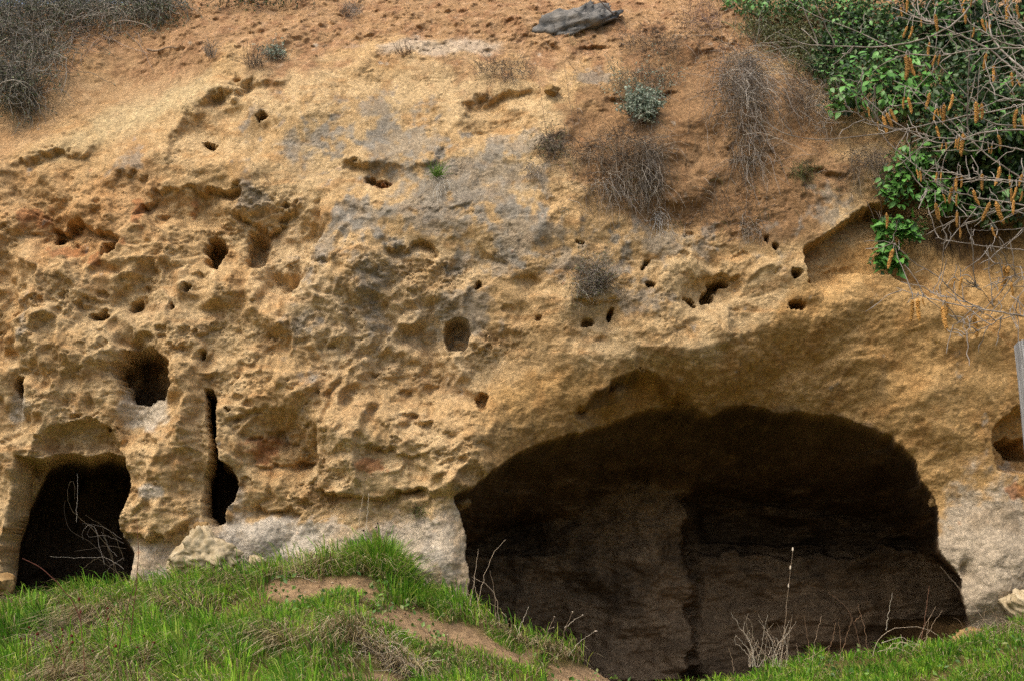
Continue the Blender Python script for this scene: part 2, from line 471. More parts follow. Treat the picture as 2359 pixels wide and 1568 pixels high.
# -- the great vault: recess at the right, overhanging arch above the wide mouth
uu, vv = warped(Y, 12, 4)
P = [(2440, 300), (2130, 395), (2012, 478), (1962, 508), (1905, 545), (1858, 578), (1872, 640), (1905, 700)][::-1]
d, side, pos = sd_line(P, uu, vv)
s = d * side
Y += 0.5 * sm((s + 6) / 12) * np.exp(-np.maximum(s, 0) / 500) * sm(pos / .12) * sm((1450 - vv) / 500) * (uu > 1500)
lip = np.interp(uu, [1040, 1100, 1200, 1330, 1420, 1470, 1600, 1700, 1780, 1850, 1950, 2358], [950, 830, 805, 812, 815, 795, 800, 780, 730, 690, 690, 700])
mth_u = [1040, 1060, 1110, 1200, 1245, 1300, 1400, 1480, 1530, 1580, 1612, 1640, 1672, 1720, 1780, 1830, 1880, 1935, 1995, 2050, 2090, 2110, 2150, 2300, 2500]
mth_v = [1150, 1135, 1098, 1042, 1016, 1004, 978, 948, 934, 935, 947, 948, 936, 936, 950, 942, 962, 960, 984, 1006, 1042, 1078, 1140, 1150, 1150]
mouth = np.interp(uu, mth_u, mth_v)
A = np.interp(uu, [1040, 1090, 1200, 1350, 1550, 1800, 2050, 2200, 2420], [0, .1, .38, .75, 1.35, 1.5, 1.2, .75, .45])
t = np.clip((vv - lip) / (mouth - lip), 0, 1)
Y += A * (t ** 1.35) * (1 - 0.55 * sm((vv - 1130) / 260))
uu, vv = warped(Y, 9, 4)
scarp([(1318, 962), (1345, 930), (1368, 905), (1415, 868), (1468, 846), (1505, 868), (1550, 905), (1600, 932)], 0.75, 110, 4, .1, u=uu, v=vv)
hole([(2282, 985), (2320, 952), (2380, 922), (2480, 930), (2480, 1078), (2330, 1086), (2296, 1080)], 0.55, 24, u=uu, v=vv)
hole([(2325, 1015), (2345, 1000), (2400, 1000), (2400, 1050), (2345, 1045)], 0.7, 20, u=uu, v=vv)
ell2 = gauss(uu, vv, 2222, 1312, 14, 22); Y += 0.25 * ell2
# jamb at the right stands forward again
Y -= 0.30 * gauss(uu, vv, 2290, 1330, 110, 170)

# -- fine relief: crumbly grain, stronger in patches
YS = Y.copy()
patch = np.clip(0.7 + 1.1 * fbm(X / 0.9, Z / 0.7, 3, 105), 0.15, 1.8)
wx2 = X + 0.05 * FX; wz2 = Z + 0.05 * FZ
g0 = np.gradient(Y, axis=0) / STEP; g1 = np.gradient(Y, axis=1) / STEP
flat = 1 / (1 + 0.55 * np.minimum(g0 * g0 + g1 * g1, 60))
flat = 0.25 * np.roll(flat, 2, 0) + 0.25 * np.roll(flat, -2, 0) + 0.25 * np.roll(flat, 2, 1) + 0.25 * np.roll(flat, -2, 1)
rm_keep = rm; rm = rm * flat
Y += 0.022 * rm * patch * fbm(wx2 / 0.42, wz2 / 0.24, 3, 101, 0.5)
Y += 0.011 * (rm + 0.10 * flat) * patch * fbm(wx2 / 0.11, wz2 / 0.055, 2, 111, 0.6)
Y += 0.008 * np.clip(rm - 0.45, 0, 1) * patch * billow(wx2 / 0.18, wz2 / 0.10, 2, 115)
Y += 0.011 * (rm + 0.25 * flat) * patch * pn(X / 0.050, Z / 0.032, 121)
Y += 0.007 * (rm + 0.25 * flat) * patch * np.random.default_rng(9).normal(0, .6, X.shape)
d, val = worley(wx2 / 0.34 + .12 * FZ, wz2 / 0.15 + .12 * FX, 14)
Y += 0.052 * rm * patch * (val - .5)
d, val = worley(wx2 / 0.12, wz2 / 0.060, 15)
Y += 0.026 * rm * patch * (val - .5)
d, val = worley(wx2 / 0.40, wz2 / 0.30, 3)
Y += 0.08 * rm * sm((0.05 + 0.2 * val - d) / 0.10) * (val > 0.80)
d, val = worley(wx2 / 0.16, wz2 / 0.12, 5)
Y += 0.040 * rm * patch * sm((0.06 + 0.2 * val - d) / 0.12) * (val > 0.84)

sl = sm((190 + 40 * WX - V) / 120)
d, val = worley(wx2 / 0.21, wz2 / 0.15, 12)
Y -= 0.07 * sl * sm((0.34 - d) / 0.3) * (val > .45) * val
Y += 0.05 * sl * fbm(wx2 / 0.3, wz2 / 0.2, 4, 171, .6)

# -- interior of the great cave
uu, vv = warped(YS, 9, 1.5)
MP = [(1050, 1142)] + list(zip(mth_u[2:-3], mth_v[2:-3])) + [(2122, 1100), (2136, 1120), (2150, 1142), (2160, 1170), (2156, 1210), (2168, 1255), (2187, 1295), (2214, 1335),
      (2215, 1370), (2232, 1440), (2205, 1480), (2190, 1800), (1090, 1800), (1083, 1380), (1085, 1320), (1078, 1270), (1068, 1215), (1060, 1180)]
sdm = sd_poly(MP, uu, vv)
ins = sdm < 0
YM = Y.copy()
mouth = np.interp(uu, mth_u, mth_v)
YBACK = 6.4
bu, bv = 1179 + X * (D / (D + YBACK)) / S, V0 - (Z - ZC) * (D / (D + YBACK)) / S
bu = bu + 10 * WX; bv = bv + 10 * WZ
bedge = 1572 + 16 * fbm(Z * 1.1, 0 * Z + 3.3, 3, 163) + 4 * FX
back = YBACK + 0.35 * fbm(X / 1.2, Z / 1.0, 4, 131)
back = back - 0.9 * sm((bu - 1250) / 240) * sm((bedge - bu) / 20) * sm((bv - 1060) / 60)              # pillar
back = back - 0.55 * sm((bv - 1262 + 26 * WX + 8 * FX) / 14) * sm((bu - 1565) / 20)                             # bench on the right
back = back + 0.5 * sm((bu - 1575) / 30) * sm((1255 - bv) / 10)                                        # deep recess above it
back = back - 0.5 * sm((bv - 1268) / 14) * sm((1420 - bu) / 200)                                       # low bench on the left
ceil = 1.9 + (YBACK - 1.9) * np.clip((vv - mouth) / 175, 0, 1) ** 0.9 + 0.22 * fbm(X / .8, Z / .25, 4, 141)
side_in = np.minimum(YM, 2.6) + 0.22 * np.abs(sdm) ** 1.1
yin = np.minimum(np.minimum(back, np.maximum(ceil, YM + 1.0 * sm(-sdm / 6) + 0.02 * (-sdm))), side_in)
yin = yin + (0.16 * fbm(X / .7, Z / .5, 4, 151) + 0.015 * billow(X / .2, Z / .16, 3, 157)) * sm(-sdm / 30)
Y = np.where(ins, np.maximum(yin, YM), Y)
# the chamber widens behind its mouth
xc = 2.85
XD = X + np.where(ins, (X - xc) * np.where(X > xc, 0.105, 0.03) * np.clip(Y - YM, 0, 6), 0)

XD = XD + np.where(U < 640, X * 0.058 * np.clip(Y - YB - 0.45, 0, 6), 0)

# -- colours of the rock, soil and lichen
fu, fv = prj(X, YB, Z)
au, av = prj(X, np.minimum(Y, 2.5), Z)
nA = fbm(X * 0.9, Z * 0.9, 4, 201); nB = fbm(X * 2.6, Z * 2.6, 4, 211); nC = fbm(X * 7, Z * 7, 3, 221); nD = fbm(X * 22, Z * 22, 2, 231)
C = np.empty(X.shape + (3,), np.float32)
C[:] = lin((200, 166, 114))
def mix(mask, c):
    global C
    m = np.clip(mask, 0, 1)[..., None]
    C = C * (1 - m) + lin(c) * m
mix(sm(0.5 + 1.3 * nA + 0.4 * nC) * 0.55, (212, 185, 137))
mix(sm(-0.05 + 1.2 * nB) * 0.55, (186, 142, 84))
mix(sm(-0.25 + 1.5 * fbm(X * 1.6, Z * 4.5, 4, 241)) * 0.45, (180, 132, 76))
# upper soil
soil = sm((175 + 50 * nA + 30 * nB - 0.05 * (fu - 1000) + 60 * sm((fu - 900) / 500) - fv) / 90)
mix(soil * 0.85, (172, 134, 92))
mix(soil * sm(0.2 + 1.4 * nB) * 0.6, (154, 112, 78))
mix(soil * sm(-0.2 + 1.6 * nC) * 0.5, (188, 154, 116))
mix(sm(gauss(fu, fv, 1020, 108, 170, 22) * 2.0 - .5 + 0.6 * nB) * .7, (200, 184, 158))
left = sm((-0.42 * fu + 400 - fv + 40 * nA) / 60) * sm((560 - fu) / 120)
mix(left * 0.5, (160, 124, 86))
mix(sm(1.5 * gauss(fu - 0.0, fv + 0.42 * fu, 300, 400, 260, 46) - .35 + .6 * nB) * .6, (192, 174, 128))
mix(sm(1.3 * gauss(fu, fv, 160, 470, 330, 190) + .5 * nA + .3 * nB - .35) * .5, (188, 136, 78))
mix(sm(1.2 * gauss(fu, fv, 900, 760, 380, 260) + .5 * nA + .3 * nB - .3) * .45, (192, 170, 134))
# brown slope right of the centre
br = sm(sd_poly([(1300, 150), (1650, 60), (1950, 250), (2020, 470), (1860, 560), (1620, 560), (1420, 520), (1230, 420)], fu + 60 * nB, fv + 50 * nA) / -70)
mix(br * 0.8, (148, 112, 76)); mix(br * sm(0.1 + 1.6 * nC) * .45, (122, 92, 62))
# lichen greys
for cu, cv, ru, rv, k in [(1190, 535, 55, 60, 1.2), (1000, 470, 220, 110, .62), (760, 560, 60, 60, .6), (1280, 560, 90, 70, .6), (700, 330, 130, 60, .5), (880, 270, 140, 60, .5), (1500, 560, 140, 60, .5), (1100, 420, 160, 90, .8), (930, 330, 120, 60, .7), (580, 452, 40, 25, 1.1), (830, 500, 80, 60, .75),
                          (1060, 720, 90, 60, .75), (1130, 600, 90, 40, .6), (780, 320, 90, 60, .5), (1180, 330, 100, 40, .7), (1480, 690, 80, 40, .6),
                          (1360, 180, 70, 20, .7), (690, 740, 40, 200, .4), (850, 620, 70, 160, .45), (1420, 580, 60, 60, .5), (620, 290, 60, 60, .35),
                          (60, 750, 20, 60, .5), (300, 380, 60, 30, .45), (1900, 480, 60, 60, .5), (1750, 560, 80, 60, .4)]:
    g = gauss(fu, fv, cu, cv, ru, rv)
    mix(sm((g * 1.6 * k + 0.55 * nB + 0.4 * nC - .40) * 2.2) * sm(g * 4) * .66, (146, 139, 124))
# rust pockets
for cu, cv, ru, rv in [(315, 490, 18, 40), (70, 495, 40, 30), (440, 470, 14, 25), (215, 600, 20, 20), (880, 425, 30, 12), (140, 575, 40, 20), (600, 1040, 40, 40), (860, 1070, 40, 18), (280, 560, 20, 16)]:
    g = gauss(fu, fv, cu, cv, ru, rv); mix(sm((g + .5 * nC + .3 * nB - .3) * 2) * sm(g * 3) * .7, (164, 104, 58))
# vault: yellow-brown rock
vt = sm((av - np.interp(au, [1040, 1200, 1460, 1700, 1860, 2000, 2400], [900, 830, 810, 790, 600, 520, 480]) + 25 * nB) / 60) * sm((au - 1050) / 120)
mix(vt * .75, (198, 156, 92)); mix(vt * sm(0.2 + 1.3 * nB) * .5, (176, 132, 76)); mix(vt * sm(-.2 + 1.4 * nA + .6 * nC) * .5, (196, 162, 108))
# pale base of the cliff and the whitish jamb
for cu, cv, ru, rv, k in [(620, 1240, 110, 42, 1.2), (345, 1295, 75, 50, 1.1), (330, 940, 60, 48, 1.1), (42, 940, 25, 40, .9), 
                          (1010, 1320, 55, 80, .55), (350, 1130, 30, 18, .9), (720, 980, 40, 60, .2), (520, 1150, 60, 40, .3)]:
    g = gauss(au, av, cu, cv, ru, rv)
    mix(sm((g * 1.5 * k + .35 * nB + .2 * nC - .35) * 2) * .8, (190, 180, 160))
lg = av - np.interp(au, [-100, 260, 420, 520, 600, 700, 850, 950, 1020, 1100], [1330, 1250, 1225, 1180, 1170, 1190, 1185, 1165, 1150, 1160]) + 48 * nB + 22 * nC
mix(sm(lg / 36) * (au < 1100) * .72, (208, 198, 178)); mix(sm(lg / 36) * sm(.25 + 1.4 * nA + .6 * nC) * (au < 1100) * .55, (190, 158, 112)); mix(sm(lg / 36) * sm(-.2 + 1.4 * nB) * (au < 1100) * .4, (150, 142, 128))
mix(sm((gauss(au, av, 2270, 1290, 130, 190) * 1.6 + .35 * nB + .2 * nC - .35) * 2) * .85, (180, 168, 146))
mix(sm((gauss(au, av, 2280, 1190, 90, 50) + .4 * nB - .5) * 3) * .4, (150, 128, 96))
mix(sm((gauss(au, av, 2350, 1130, 40, 20) + .4 * nC - .3) * 3) * .7, (176, 112, 60))
# dark lichen and algae streaks
mix(sm(-.62 + 1.3 * fbm(X * 3.2, Z * 1.3, 4, 251) + .3 * nC) * .35, (96, 90, 72))
# darker brown: great cave, vault edge, small caves, below the ivy
brown_mask = sm((-sdm + 1.5) / 5)
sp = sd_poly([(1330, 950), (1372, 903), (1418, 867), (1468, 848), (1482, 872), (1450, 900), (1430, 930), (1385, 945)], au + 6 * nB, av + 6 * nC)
brown_mask = np.maximum(brown_mask, .75 * sm(-sp / 9) * sm(.75 + .9 * nC + .5 * nB))  # mottled darker patch in the scoop at the vault edge
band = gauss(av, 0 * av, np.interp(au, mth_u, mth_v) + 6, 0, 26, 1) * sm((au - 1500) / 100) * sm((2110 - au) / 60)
brown_mask = np.maximum(brown_mask, .6 * sm((band + .5 * nB + .35 * nC - .5) * 2))  # uneven darker band along the right part of the mouth edge
mix(brown_mask * .97, (126, 106, 84))
cb = sm((bv - 1262) / 12) * ins * sm((-sdm - 15) / 20)
mix(cb * .8, (178, 152, 118))
mix(ins * sm((bu - 1250) / 260) * sm((bedge - bu) / 14) * sm((bv - 1100) / 30) * .8, (188, 160, 124))
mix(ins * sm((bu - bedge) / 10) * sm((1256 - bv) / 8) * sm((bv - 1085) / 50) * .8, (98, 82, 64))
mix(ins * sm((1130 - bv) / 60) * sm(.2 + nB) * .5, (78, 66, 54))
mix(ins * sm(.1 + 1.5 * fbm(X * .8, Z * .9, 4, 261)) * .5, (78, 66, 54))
mix(ins * sm(-.3 + 1.5 * nB) * .4, (190, 158, 118))
mix(sm((Y - YB - 1.0) / .6) * (au < 620), (116, 98, 78))  # holes at the left turn darker brown with depth
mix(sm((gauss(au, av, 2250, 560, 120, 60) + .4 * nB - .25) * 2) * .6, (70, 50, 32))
C *= (1 + 0.16 * nC + 0.14 * nD)[..., None]
lum = C @ np.array([.3, .59, .11], np.float32)
C = lum[..., None] + (C - lum[..., None]) * 0.93
C = np.clip(C * 0.86, 0.004, 0.75)

# plateau behind the brow
prow = [2.0, 6.0, 14.0, 30.0, 70.0]
XA, YA, ZA, CA = [XD], [Y], [Z], [C]
for i, dy in enumerate(prow):
    XA.append(X[-1:].copy()); YA.append(Y[-1:] + dy); ZA.append(Z[-1:] + 0.25 * min(dy, 4) + 0.3 * pn(X[-1:] * .3, 0 * X[-1:] + i, 5)); CA.append(np.tile(lin((84, 84, 46)), (1, X.shape[1], 1)))
XA = np.concatenate(XA); YA = np.concatenate(YA); ZA = np.concatenate(ZA); CA = np.concatenate(CA)
nz_, nx_ = XA.shape
idx = np.arange(nz_ * nx_).reshape(nz_, nx_)
quads = np.stack([idx[:-1, :-1], idx[:-1, 1:], idx[1:, 1:], idx[1:, :-1]], -1).reshape(-1, 4)
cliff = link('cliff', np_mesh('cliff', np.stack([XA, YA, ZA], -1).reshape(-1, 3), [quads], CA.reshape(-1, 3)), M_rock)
tag(cliff, 'tan tuff cliff hollowed by caves, niches and a wide vault', 'cliff', kind='structure')

def cliff_y(x, z):
    x = np.asarray(x, float); z = np.asarray(z, float)
    i = np.clip(np.searchsorted(xs, x), 1, len(xs) - 1); j = np.clip(np.searchsorted(zs, z), 1, len(zs) - 1)
    return np.minimum(np.minimum(Y[j, i], Y[j - 1, i]), np.minimum(Y[j, i - 1], Y[j - 1, i - 1]))

def on(u, v, off=0.0):
    """point(s) on the cliff face seen at measured position u, v"""
    u = np.asarray(u, float); v = np.asarray(v, float)
    y = np.full(u.shape, 0.3)
    for _ in range(14):
        k = (D + y) / D
        x = (u - 1179) * S * k; z = ZC + (V0 - v) * S * k
        y = 0.5 * y + 0.5 * np.minimum(cliff_y(x, z), 7.0)
    return np.stack([x, y - off, z], -1)

def at(u, v, y):
    k = (D + y) / D
    return np.stack([(np.asarray(u, float) - 1179) * S * k, np.asarray(y, float) + 0 * np.asarray(u, float), ZC + (V0 - np.asarray(v, float)) * S * k], -1)

# ------------------------------------------------------------------ the ground
YR = -0.7
kr = (D + YR) / D
rid_u = np.array([-2500, -300, 0, 60, 150, 280, 400, 560, 700, 830, 900, 960, 1080, 1200, 1300, 1380, 1450, 1520, 1620, 1690, 1780, 1900, 2050, 2200, 2280, 2358, 2600, 4500])
rid_v = np.array([1425, 1425, 1412, 1405, 1392, 1374, 1358, 1340, 1324, 1306, 1320, 1360, 1425, 1476, 1512, 1550, 1605, 1625, 1595, 1565, 1545, 1530, 1515, 1485, 1460, 1448, 1430, 1420])
rid_x = (rid_u - 1179) * S * kr; rid_z = ZC + (V0 - rid_v) * S * kr
def ground_z(x, y):
    zr = np.interp(x, rid_x, rid_z)
    slope = np.interp(x, [-3, 0, 1.2, 3, 7], [.36, .36, .30, .16, .20])
    dd = YR - y
    z = zr - slope * np.maximum(dd, 0) + 0.10 * fbm(x * .55, y * .55, 3, 301)
    floor = -1.08 + 0.05 * fbm(x * .3, y * .3, 2, 311)
    z = np.where(z - floor < 0.25, floor + 0.25 * np.exp(np.clip((z - floor - 0.25) / 0.25, -20, 0)), z)
    xin = sm((x + 0.45) / .5) * sm((6.9 - x) / .5)
    z = z + xin * sm((y - YR) / 1.3) * (-1.45 - z)
    z = z - (1 - xin) * 0.12 * sm((y - YR - .6) / 1.0)
    return z + 0.025 * fbm(x * 2.5, y * 2.5, 3, 321)
gx = axis(-8.6, 8.6, 0.07, -260, 260, 24); gy = axis(-5.6, 3.0, 0.06, -300, 80, 24)
GX, GY = np.meshgrid(gx, gy)
GZ = ground_z(GX, GY)
gu, gv = prj(GX, GY, GZ)
n1 = fbm(GX * 1.3, GY * 1.3, 4, 331); n2 = fbm(GX * 6, GY * 6, 3, 341)
BARE = [(1110, 1478, 90, 24), (720, 1362, 120, 34), (800, 1350, 95, 28), (1020, 1462, 120, 34), (930, 1425, 80, 26), (1340, 1565, 100, 40), (1180, 1505, 70, 20), (1400, 1590, 90, 40), (850, 1560, 120, 12)]
def bare_mask(u, v):
    u = np.asarray(u, float); v = np.asarray(v, float)
    dl, _, _ = sd_line([(600, 1362), (720, 1352), (830, 1362), (900, 1412), (1000, 1446), (1110, 1482), (1220, 1520), (1320, 1552), (1440, 1610)], u, v)
    b = np.clip(0.42 + 0.85 * fbm(u / 70, v / 34, 3, 353), 0, 1) * np.exp(-(dl / 26) ** 2)
    for cu, cv, ru, rv in BARE:
        b = np.maximum(b, gauss(u, v, cu, cv, ru, rv))
    return b
GC = np.empty(GX.shape + (3,), np.float32); GC[:] = lin((104, 92, 56))
def gmix(m, c):
    global GC
    m = np.clip(m, 0, 1)[..., None]; GC = GC * (1 - m) + lin(c) * m
gmix(sm(.3 + n1) * .6, (88, 98, 44)); gmix(sm(n2) * .4, (134, 118, 82))
gmix(sm((bare_mask(gu, gv) + .25 * n1 + .1 * n2 - .35) * 3), (158, 132, 100))
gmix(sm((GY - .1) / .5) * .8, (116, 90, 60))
GC *= (1 + .2 * n2)[..., None]; GC = np.clip(GC * .85, .01, .7)
idx = np.arange(GX.size).reshape(GX.shape)
quads = np.stack([idx[:-1, :-1], idx[:-1, 1:], idx[1:, 1:], idx[1:, :-1]], -1).reshape(-1, 4)
ground = link('ground', np_mesh('ground', np.stack([GX, GY, GZ], -1).reshape(-1, 3), [quads], GC.reshape(-1, 3)), M_soil)
tag(ground, 'grassy bank with bare orange earth before the caves', 'ground', kind='structure')

# ------------------------------------------------------------------ grass
G_COL = lin([(106, 158, 40), (134, 178, 52), (76, 126, 34), (152, 170, 72)])
S_COL = lin([(178, 164, 122), (150, 134, 96), (196, 182, 146), (132, 116, 84)])
def blades(base, h, lean_dir, lean, width, col, droop=0.35):
    """tapered three-segment blades; arrays over N"""
    N = len(base)
    t = np.array([0, .4, .75, 1.0])
    L = lean_dir * lean[:, None]
    up = np.zeros((N, 3)); up[:, 2] = 1
    P = base[:, None, :] + h[:, None, None] * (up[:, None, :] * (t * (1 - droop * t * t))[None, :, None] * np.sqrt(np.maximum(1 - 0.55 * lean ** 2, .1))[:, None, None]
        + L[:, None, :] * (t ** 1.7)[None, :, None])
    wa = rng.random(N) * 2 * np.pi
    W = np.stack([np.cos(wa), np.sin(wa) * .6, 0 * wa], -1)
    W /= np.linalg.norm(W, axis=1, keepdims=True)
    wid = width[:, None] * np.array([.8, 1.0, .6])[None]
    Lf = P[:, :3] - W[:, None] * wid[..., None]; Rt = P[:, :3] + W[:, None] * wid[..., None]
    co = np.concatenate([Lf, Rt, P[:, 3:]], 1)          # 0-2 left, 3-5 right, 6 tip
    b = np.arange(N)[:, None] * 7
    q = np.concatenate([b + np.array([[0, 3, 4, 1]]), b + np.array([[1, 4, 5, 2]])])
    tr = b + np.array([[2, 5, 6]])
    return co.reshape(-1, 3), q, tr, np.repeat(col, 7, axis=0)

def grass_mesh(name, base, h, ld, lean, wid, col, droop=.35):
    co, q, tr, c = blades(base, h, ld, lean, wid, col, droop)
    return np_mesh(name, co, [tr, q], c, smooth=False)

NB = 250000
gxx = rng.uniform(-8.4, 8.4, NB); gyy = rng.uniform(-5.0, 0.25, NB)
NT = 820                                           # tufts that the blades radiate from
tx = rng.uniform(-8.6, 8.6, NT); ty = rng.uniform(-5.2, 0.3, NT); tr_ = rng.uniform(.13, .42, NT); th = rng.uniform(.5, 1.0, NT) ** 1.5
tdry = np.clip(.46 + .75 * fbm(tx * .8, ty * .8, 3, 411) + rng.normal(0, .22, NT), .03, .95)
thue = rng.normal(0, .16, NT)
ti = rng.integers(0, NT, NB)
intuft = rng.random(NB) < .84
a_ = rng.random(NB) * 2 * np.pi; q_ = np.sqrt(rng.random(NB)) * tr_[ti]
gxx = np.where(intuft, tx[ti] + q_ * np.cos(a_), gxx); gyy = np.where(intuft, ty[ti] + q_ * np.sin(a_) * .8, gyy)
gzz = ground_z(gxx, gyy)
pu, pv = prj(gxx, gyy, gzz)
cl = fbm(gxx * 2.2, gyy * 2.2, 3, 401); cl2 = fbm(gxx * .7, gyy * .7, 3, 411)
dens = (1 - 1.3 * np.clip(bare_mask(pu, pv) * 1.3 + .2 * cl, 0, 1))
dens = np.where(gzz < -0.98, dens * .25, dens)
cy = cliff_y(gxx, np.maximum(gzz, -1.8))
keep = (rng.random(NB) < dens * .62) & (gyy < cy + .25) & (pv < 1650) & (pu > -260) & (pu < 2620)
gxx, gyy, gzz, cl, cl2, pu, pv, ti, intuft, q_ = [a[keep] for a in (gxx, gyy, gzz, cl, cl2, pu, pv, ti, intuft, q_)]
n = len(gxx)
rr_ = np.where(intuft, q_ / tr_[ti], 1.0)
dry = rng.random(n) < np.where(intuft, tdry[ti], np.clip(.4 + .5 * cl2, .1, .85)) * np.where(pu > 1500, .45, 1.0)
h = np.where(intuft, (.14 + .62 * th[ti]) * (1.1 - .4 * rr_) * rng.uniform(.5, 1.1, n), rng.uniform(.04, .12, n))
h *= np.where(pu > 1450, .55, 1.0)
h *= 1 - .6 * np.clip(1.6 * bare_mask(pu, pv - 34), 0, 1)
ang = rng.random(n) * 2 * np.pi
ox = np.where(intuft, (gxx - tx[ti]) / tr_[ti], 0); oy = np.where(intuft, (gyy - ty[ti]) / tr_[ti], 0)
ld = np.stack([.5 * np.cos(ang) + .9 * ox - .30, .5 * np.sin(ang) + .9 * oy - np.where(dry, .85, .35), np.where(dry, -.55, -.05)], -1)
lean = np.where(dry, rng.uniform(.5, 1.0, n), rng.uniform(.15, .75, n))
h = np.where(dry, h * 1.2, h)
base = np.stack([gxx, gyy, gzz - .015 + .05 * (1 - rr_ ** 2) * intuft], -1)
gc = G_COL[rng.integers(0, 4, n)] * (.75 + .6 * rng.random((n, 1)))
gc = gc * (1 + np.where(intuft, thue[ti], 0))[:, None] * np.stack([1 + .35 * np.where(intuft, thue[ti], 0), np.ones(n), np.ones(n)], -1)
dc = S_COL[rng.integers(0, 4, n)] * (.7 + .45 * rng.random((n, 1)))
gc = np.clip(np.where(dry[:, None], dc, gc), .01, .8)
grass = link('grass', grass_mesh('grass', base, h, ld, lean, rng.uniform(.0035, .008, n), gc), M_grass)
tag(grass, 'green and straw coloured grass covering the bank', 'grass', kind='stuff')

def tussock(u, v, y, r, hh, nbl, dryf, label, green=1.0):
    p = at(np.array(u), np.array(v), y)
    x0 = float(p[0]); z0 = float(ground_z(np.array(x0), np.array(y)))
    a = rng.random(nbl) * 2 * np.pi; q = np.sqrt(rng.random(nbl)) * r
    bx = q * np.cos(a); by = q * np.sin(a) * .7
    bz = ground_z(x0 + bx, y + by) - z0 - .02
    base = np.stack([bx, by, bz], -1)
    h = hh * rng.uniform(.45, 1.0, nbl) * (1.15 - .5 * q / r)
    dry = rng.random(nbl) < dryf
    ld = np.stack([bx / r + rng.normal(0, .45, nbl), by / r - .15 + rng.normal(0, .45, nbl), np.where(dry, -.35, -.05)], -1)
    lean = np.where(dry, rng.uniform(.5, 1.0, nbl), rng.uniform(.2, .75, nbl))
    c = G_COL[rng.integers(0, 4, nbl)] * (.75 + .5 * rng.random((nbl, 1))) * green
    c = np.where(dry[:, None], S_COL[rng.integers(0, 4, nbl)] * (.75 + .4 * rng.random((nbl, 1))), c)
    o = link('grass_tussock', grass_mesh('grass_tussock', base, h, ld, lean, rng.uniform(.003, .006, nbl), c, .4), M_grass)
    o.location = (x0, y, z0)
    return tag(o, label, 'grass tussock', 'grass tussocks on the bank')

tussock(885, 1300, -.72, .36, 1.05, 1600, .25, 'tallest grass tussock, on the mound beside the pale rock foot of the wide cave')
tussock(955, 1350, -.85, .34, .55, 1100, .15, 'leaning green grass tussock right below the tallest one, against the pale rock foot')
tussock(800, 1305, -.74, .34, .62, 1100, .35, 'grass tussock on the mound left of the tallest one, behind the bare earth')
tussock(480, 1330, -1.1, .32, .34, 650, .25, 'bushy grass tussock just below the pale boulder')
tussock(330, 1360, -1.2, .34, .32, 600, .35, 'grass tussock at the foot of the rock pier beside the small cave')
tussock(770, 1395, -1.7, .30, .34, 650, .3, 'green grass tussock below the bare earth patch on the mound')
tussock(640, 1400, -2.0, .36, .34, 700, .55, 'straw filled grass tussock in the middle of the mound')
tussock(930, 1490, -2.2, .28, .34, 650, .25, 'green grass tussock between the two bare earth strips')
tussock(1060, 1520, -2.2, .34, .32, 700, .25, 'wide green grass tussock near the earth path into the wide cave')
tussock(1165, 1440, -1.0, .24, .26, 450, .2, 'grass tussock on the bank edge before the wide cave, left side')
tussock(1525, 1600, -1.4, .20, .40, 260, .1, 'spiky grass tussock in the bottom dip before the wide cave')
tussock(2020, 1530, -1.2, .22, .24, 420, .15, 'bright grass tussock under the arching dry stem at the right')
tussock(610, 1560, -3.2, .36, .36, 700, .4, 'drooping grass tussock at the lower edge left of the middle')
tussock(140, 1440, -2.4, .34, .30, 650, .45, 'grass tussock before the small left cave')

# ------------------------------------------------------------------ boulders and stones
def boulder(name, p, size, mat, label, cat='boulder', seed=0, rot=0.0, grp=None, rough=0.22, sub=4, tilt=0.0, cone=0.0):
    import bmesh
    bm = bmesh.new()
    bmesh.ops.create_icosphere(bm, subdivisions=sub, radius=1.0)
    co = np.array([v.co[:] for v in bm.verts])
    rr = np.random.default_rng(seed)
    # chop with random planes, then roughen
    for _ in range(16):
        nrm = rr.normal(size=3); nrm /= np.linalg.norm(nrm)
        dd = rr.uniform(.55, .85)
        ex = np.maximum(co @ nrm - dd, 0)
        co -= ex[:, None] * nrm * .9
    k = fbm(co[:, 0] * 1.6 + co[:, 2] * .7 + seed, co[:, 1] * 1.6 - co[:, 2] * 1.1, 4, 500 + seed, .55)
    co *= (1 + rough * .55 * k)[:, None]
    co *= (1 + .12 * fbm(co[:, 0] * 5 + co[:, 2] * 2, co[:, 1] * 5 - co[:, 2] * 4, 3, 540 + seed, .6))[:, None]
    co *= np.array(size)[None]
    if cone:
        kz = np.clip(1 - cone * (co[:, 2] / size[2] + .2), .3, 1.4); co[:, 0] *= kz; co[:, 1] *= kz
    c, s_ = math.cos(tilt), math.sin(tilt)
    co = co @ np.array([[c, 0, s_], [0, 1, 0], [-s_, 0, c]])
    c, s_ = math.cos(rot), math.sin(rot)
    co = co @ np.array([[c, s_, 0], [-s_, c, 0], [0, 0, 1]])
    for v, q in zip(bm.verts, co): v.co = q
    for f in bm.faces: f.smooth = True
    me = bpy.data.meshes.new(name); bm.to_mesh(me); bm.free()
    o = link(name, me, mat); o.location = p
    return tag(o, label, cat, grp)

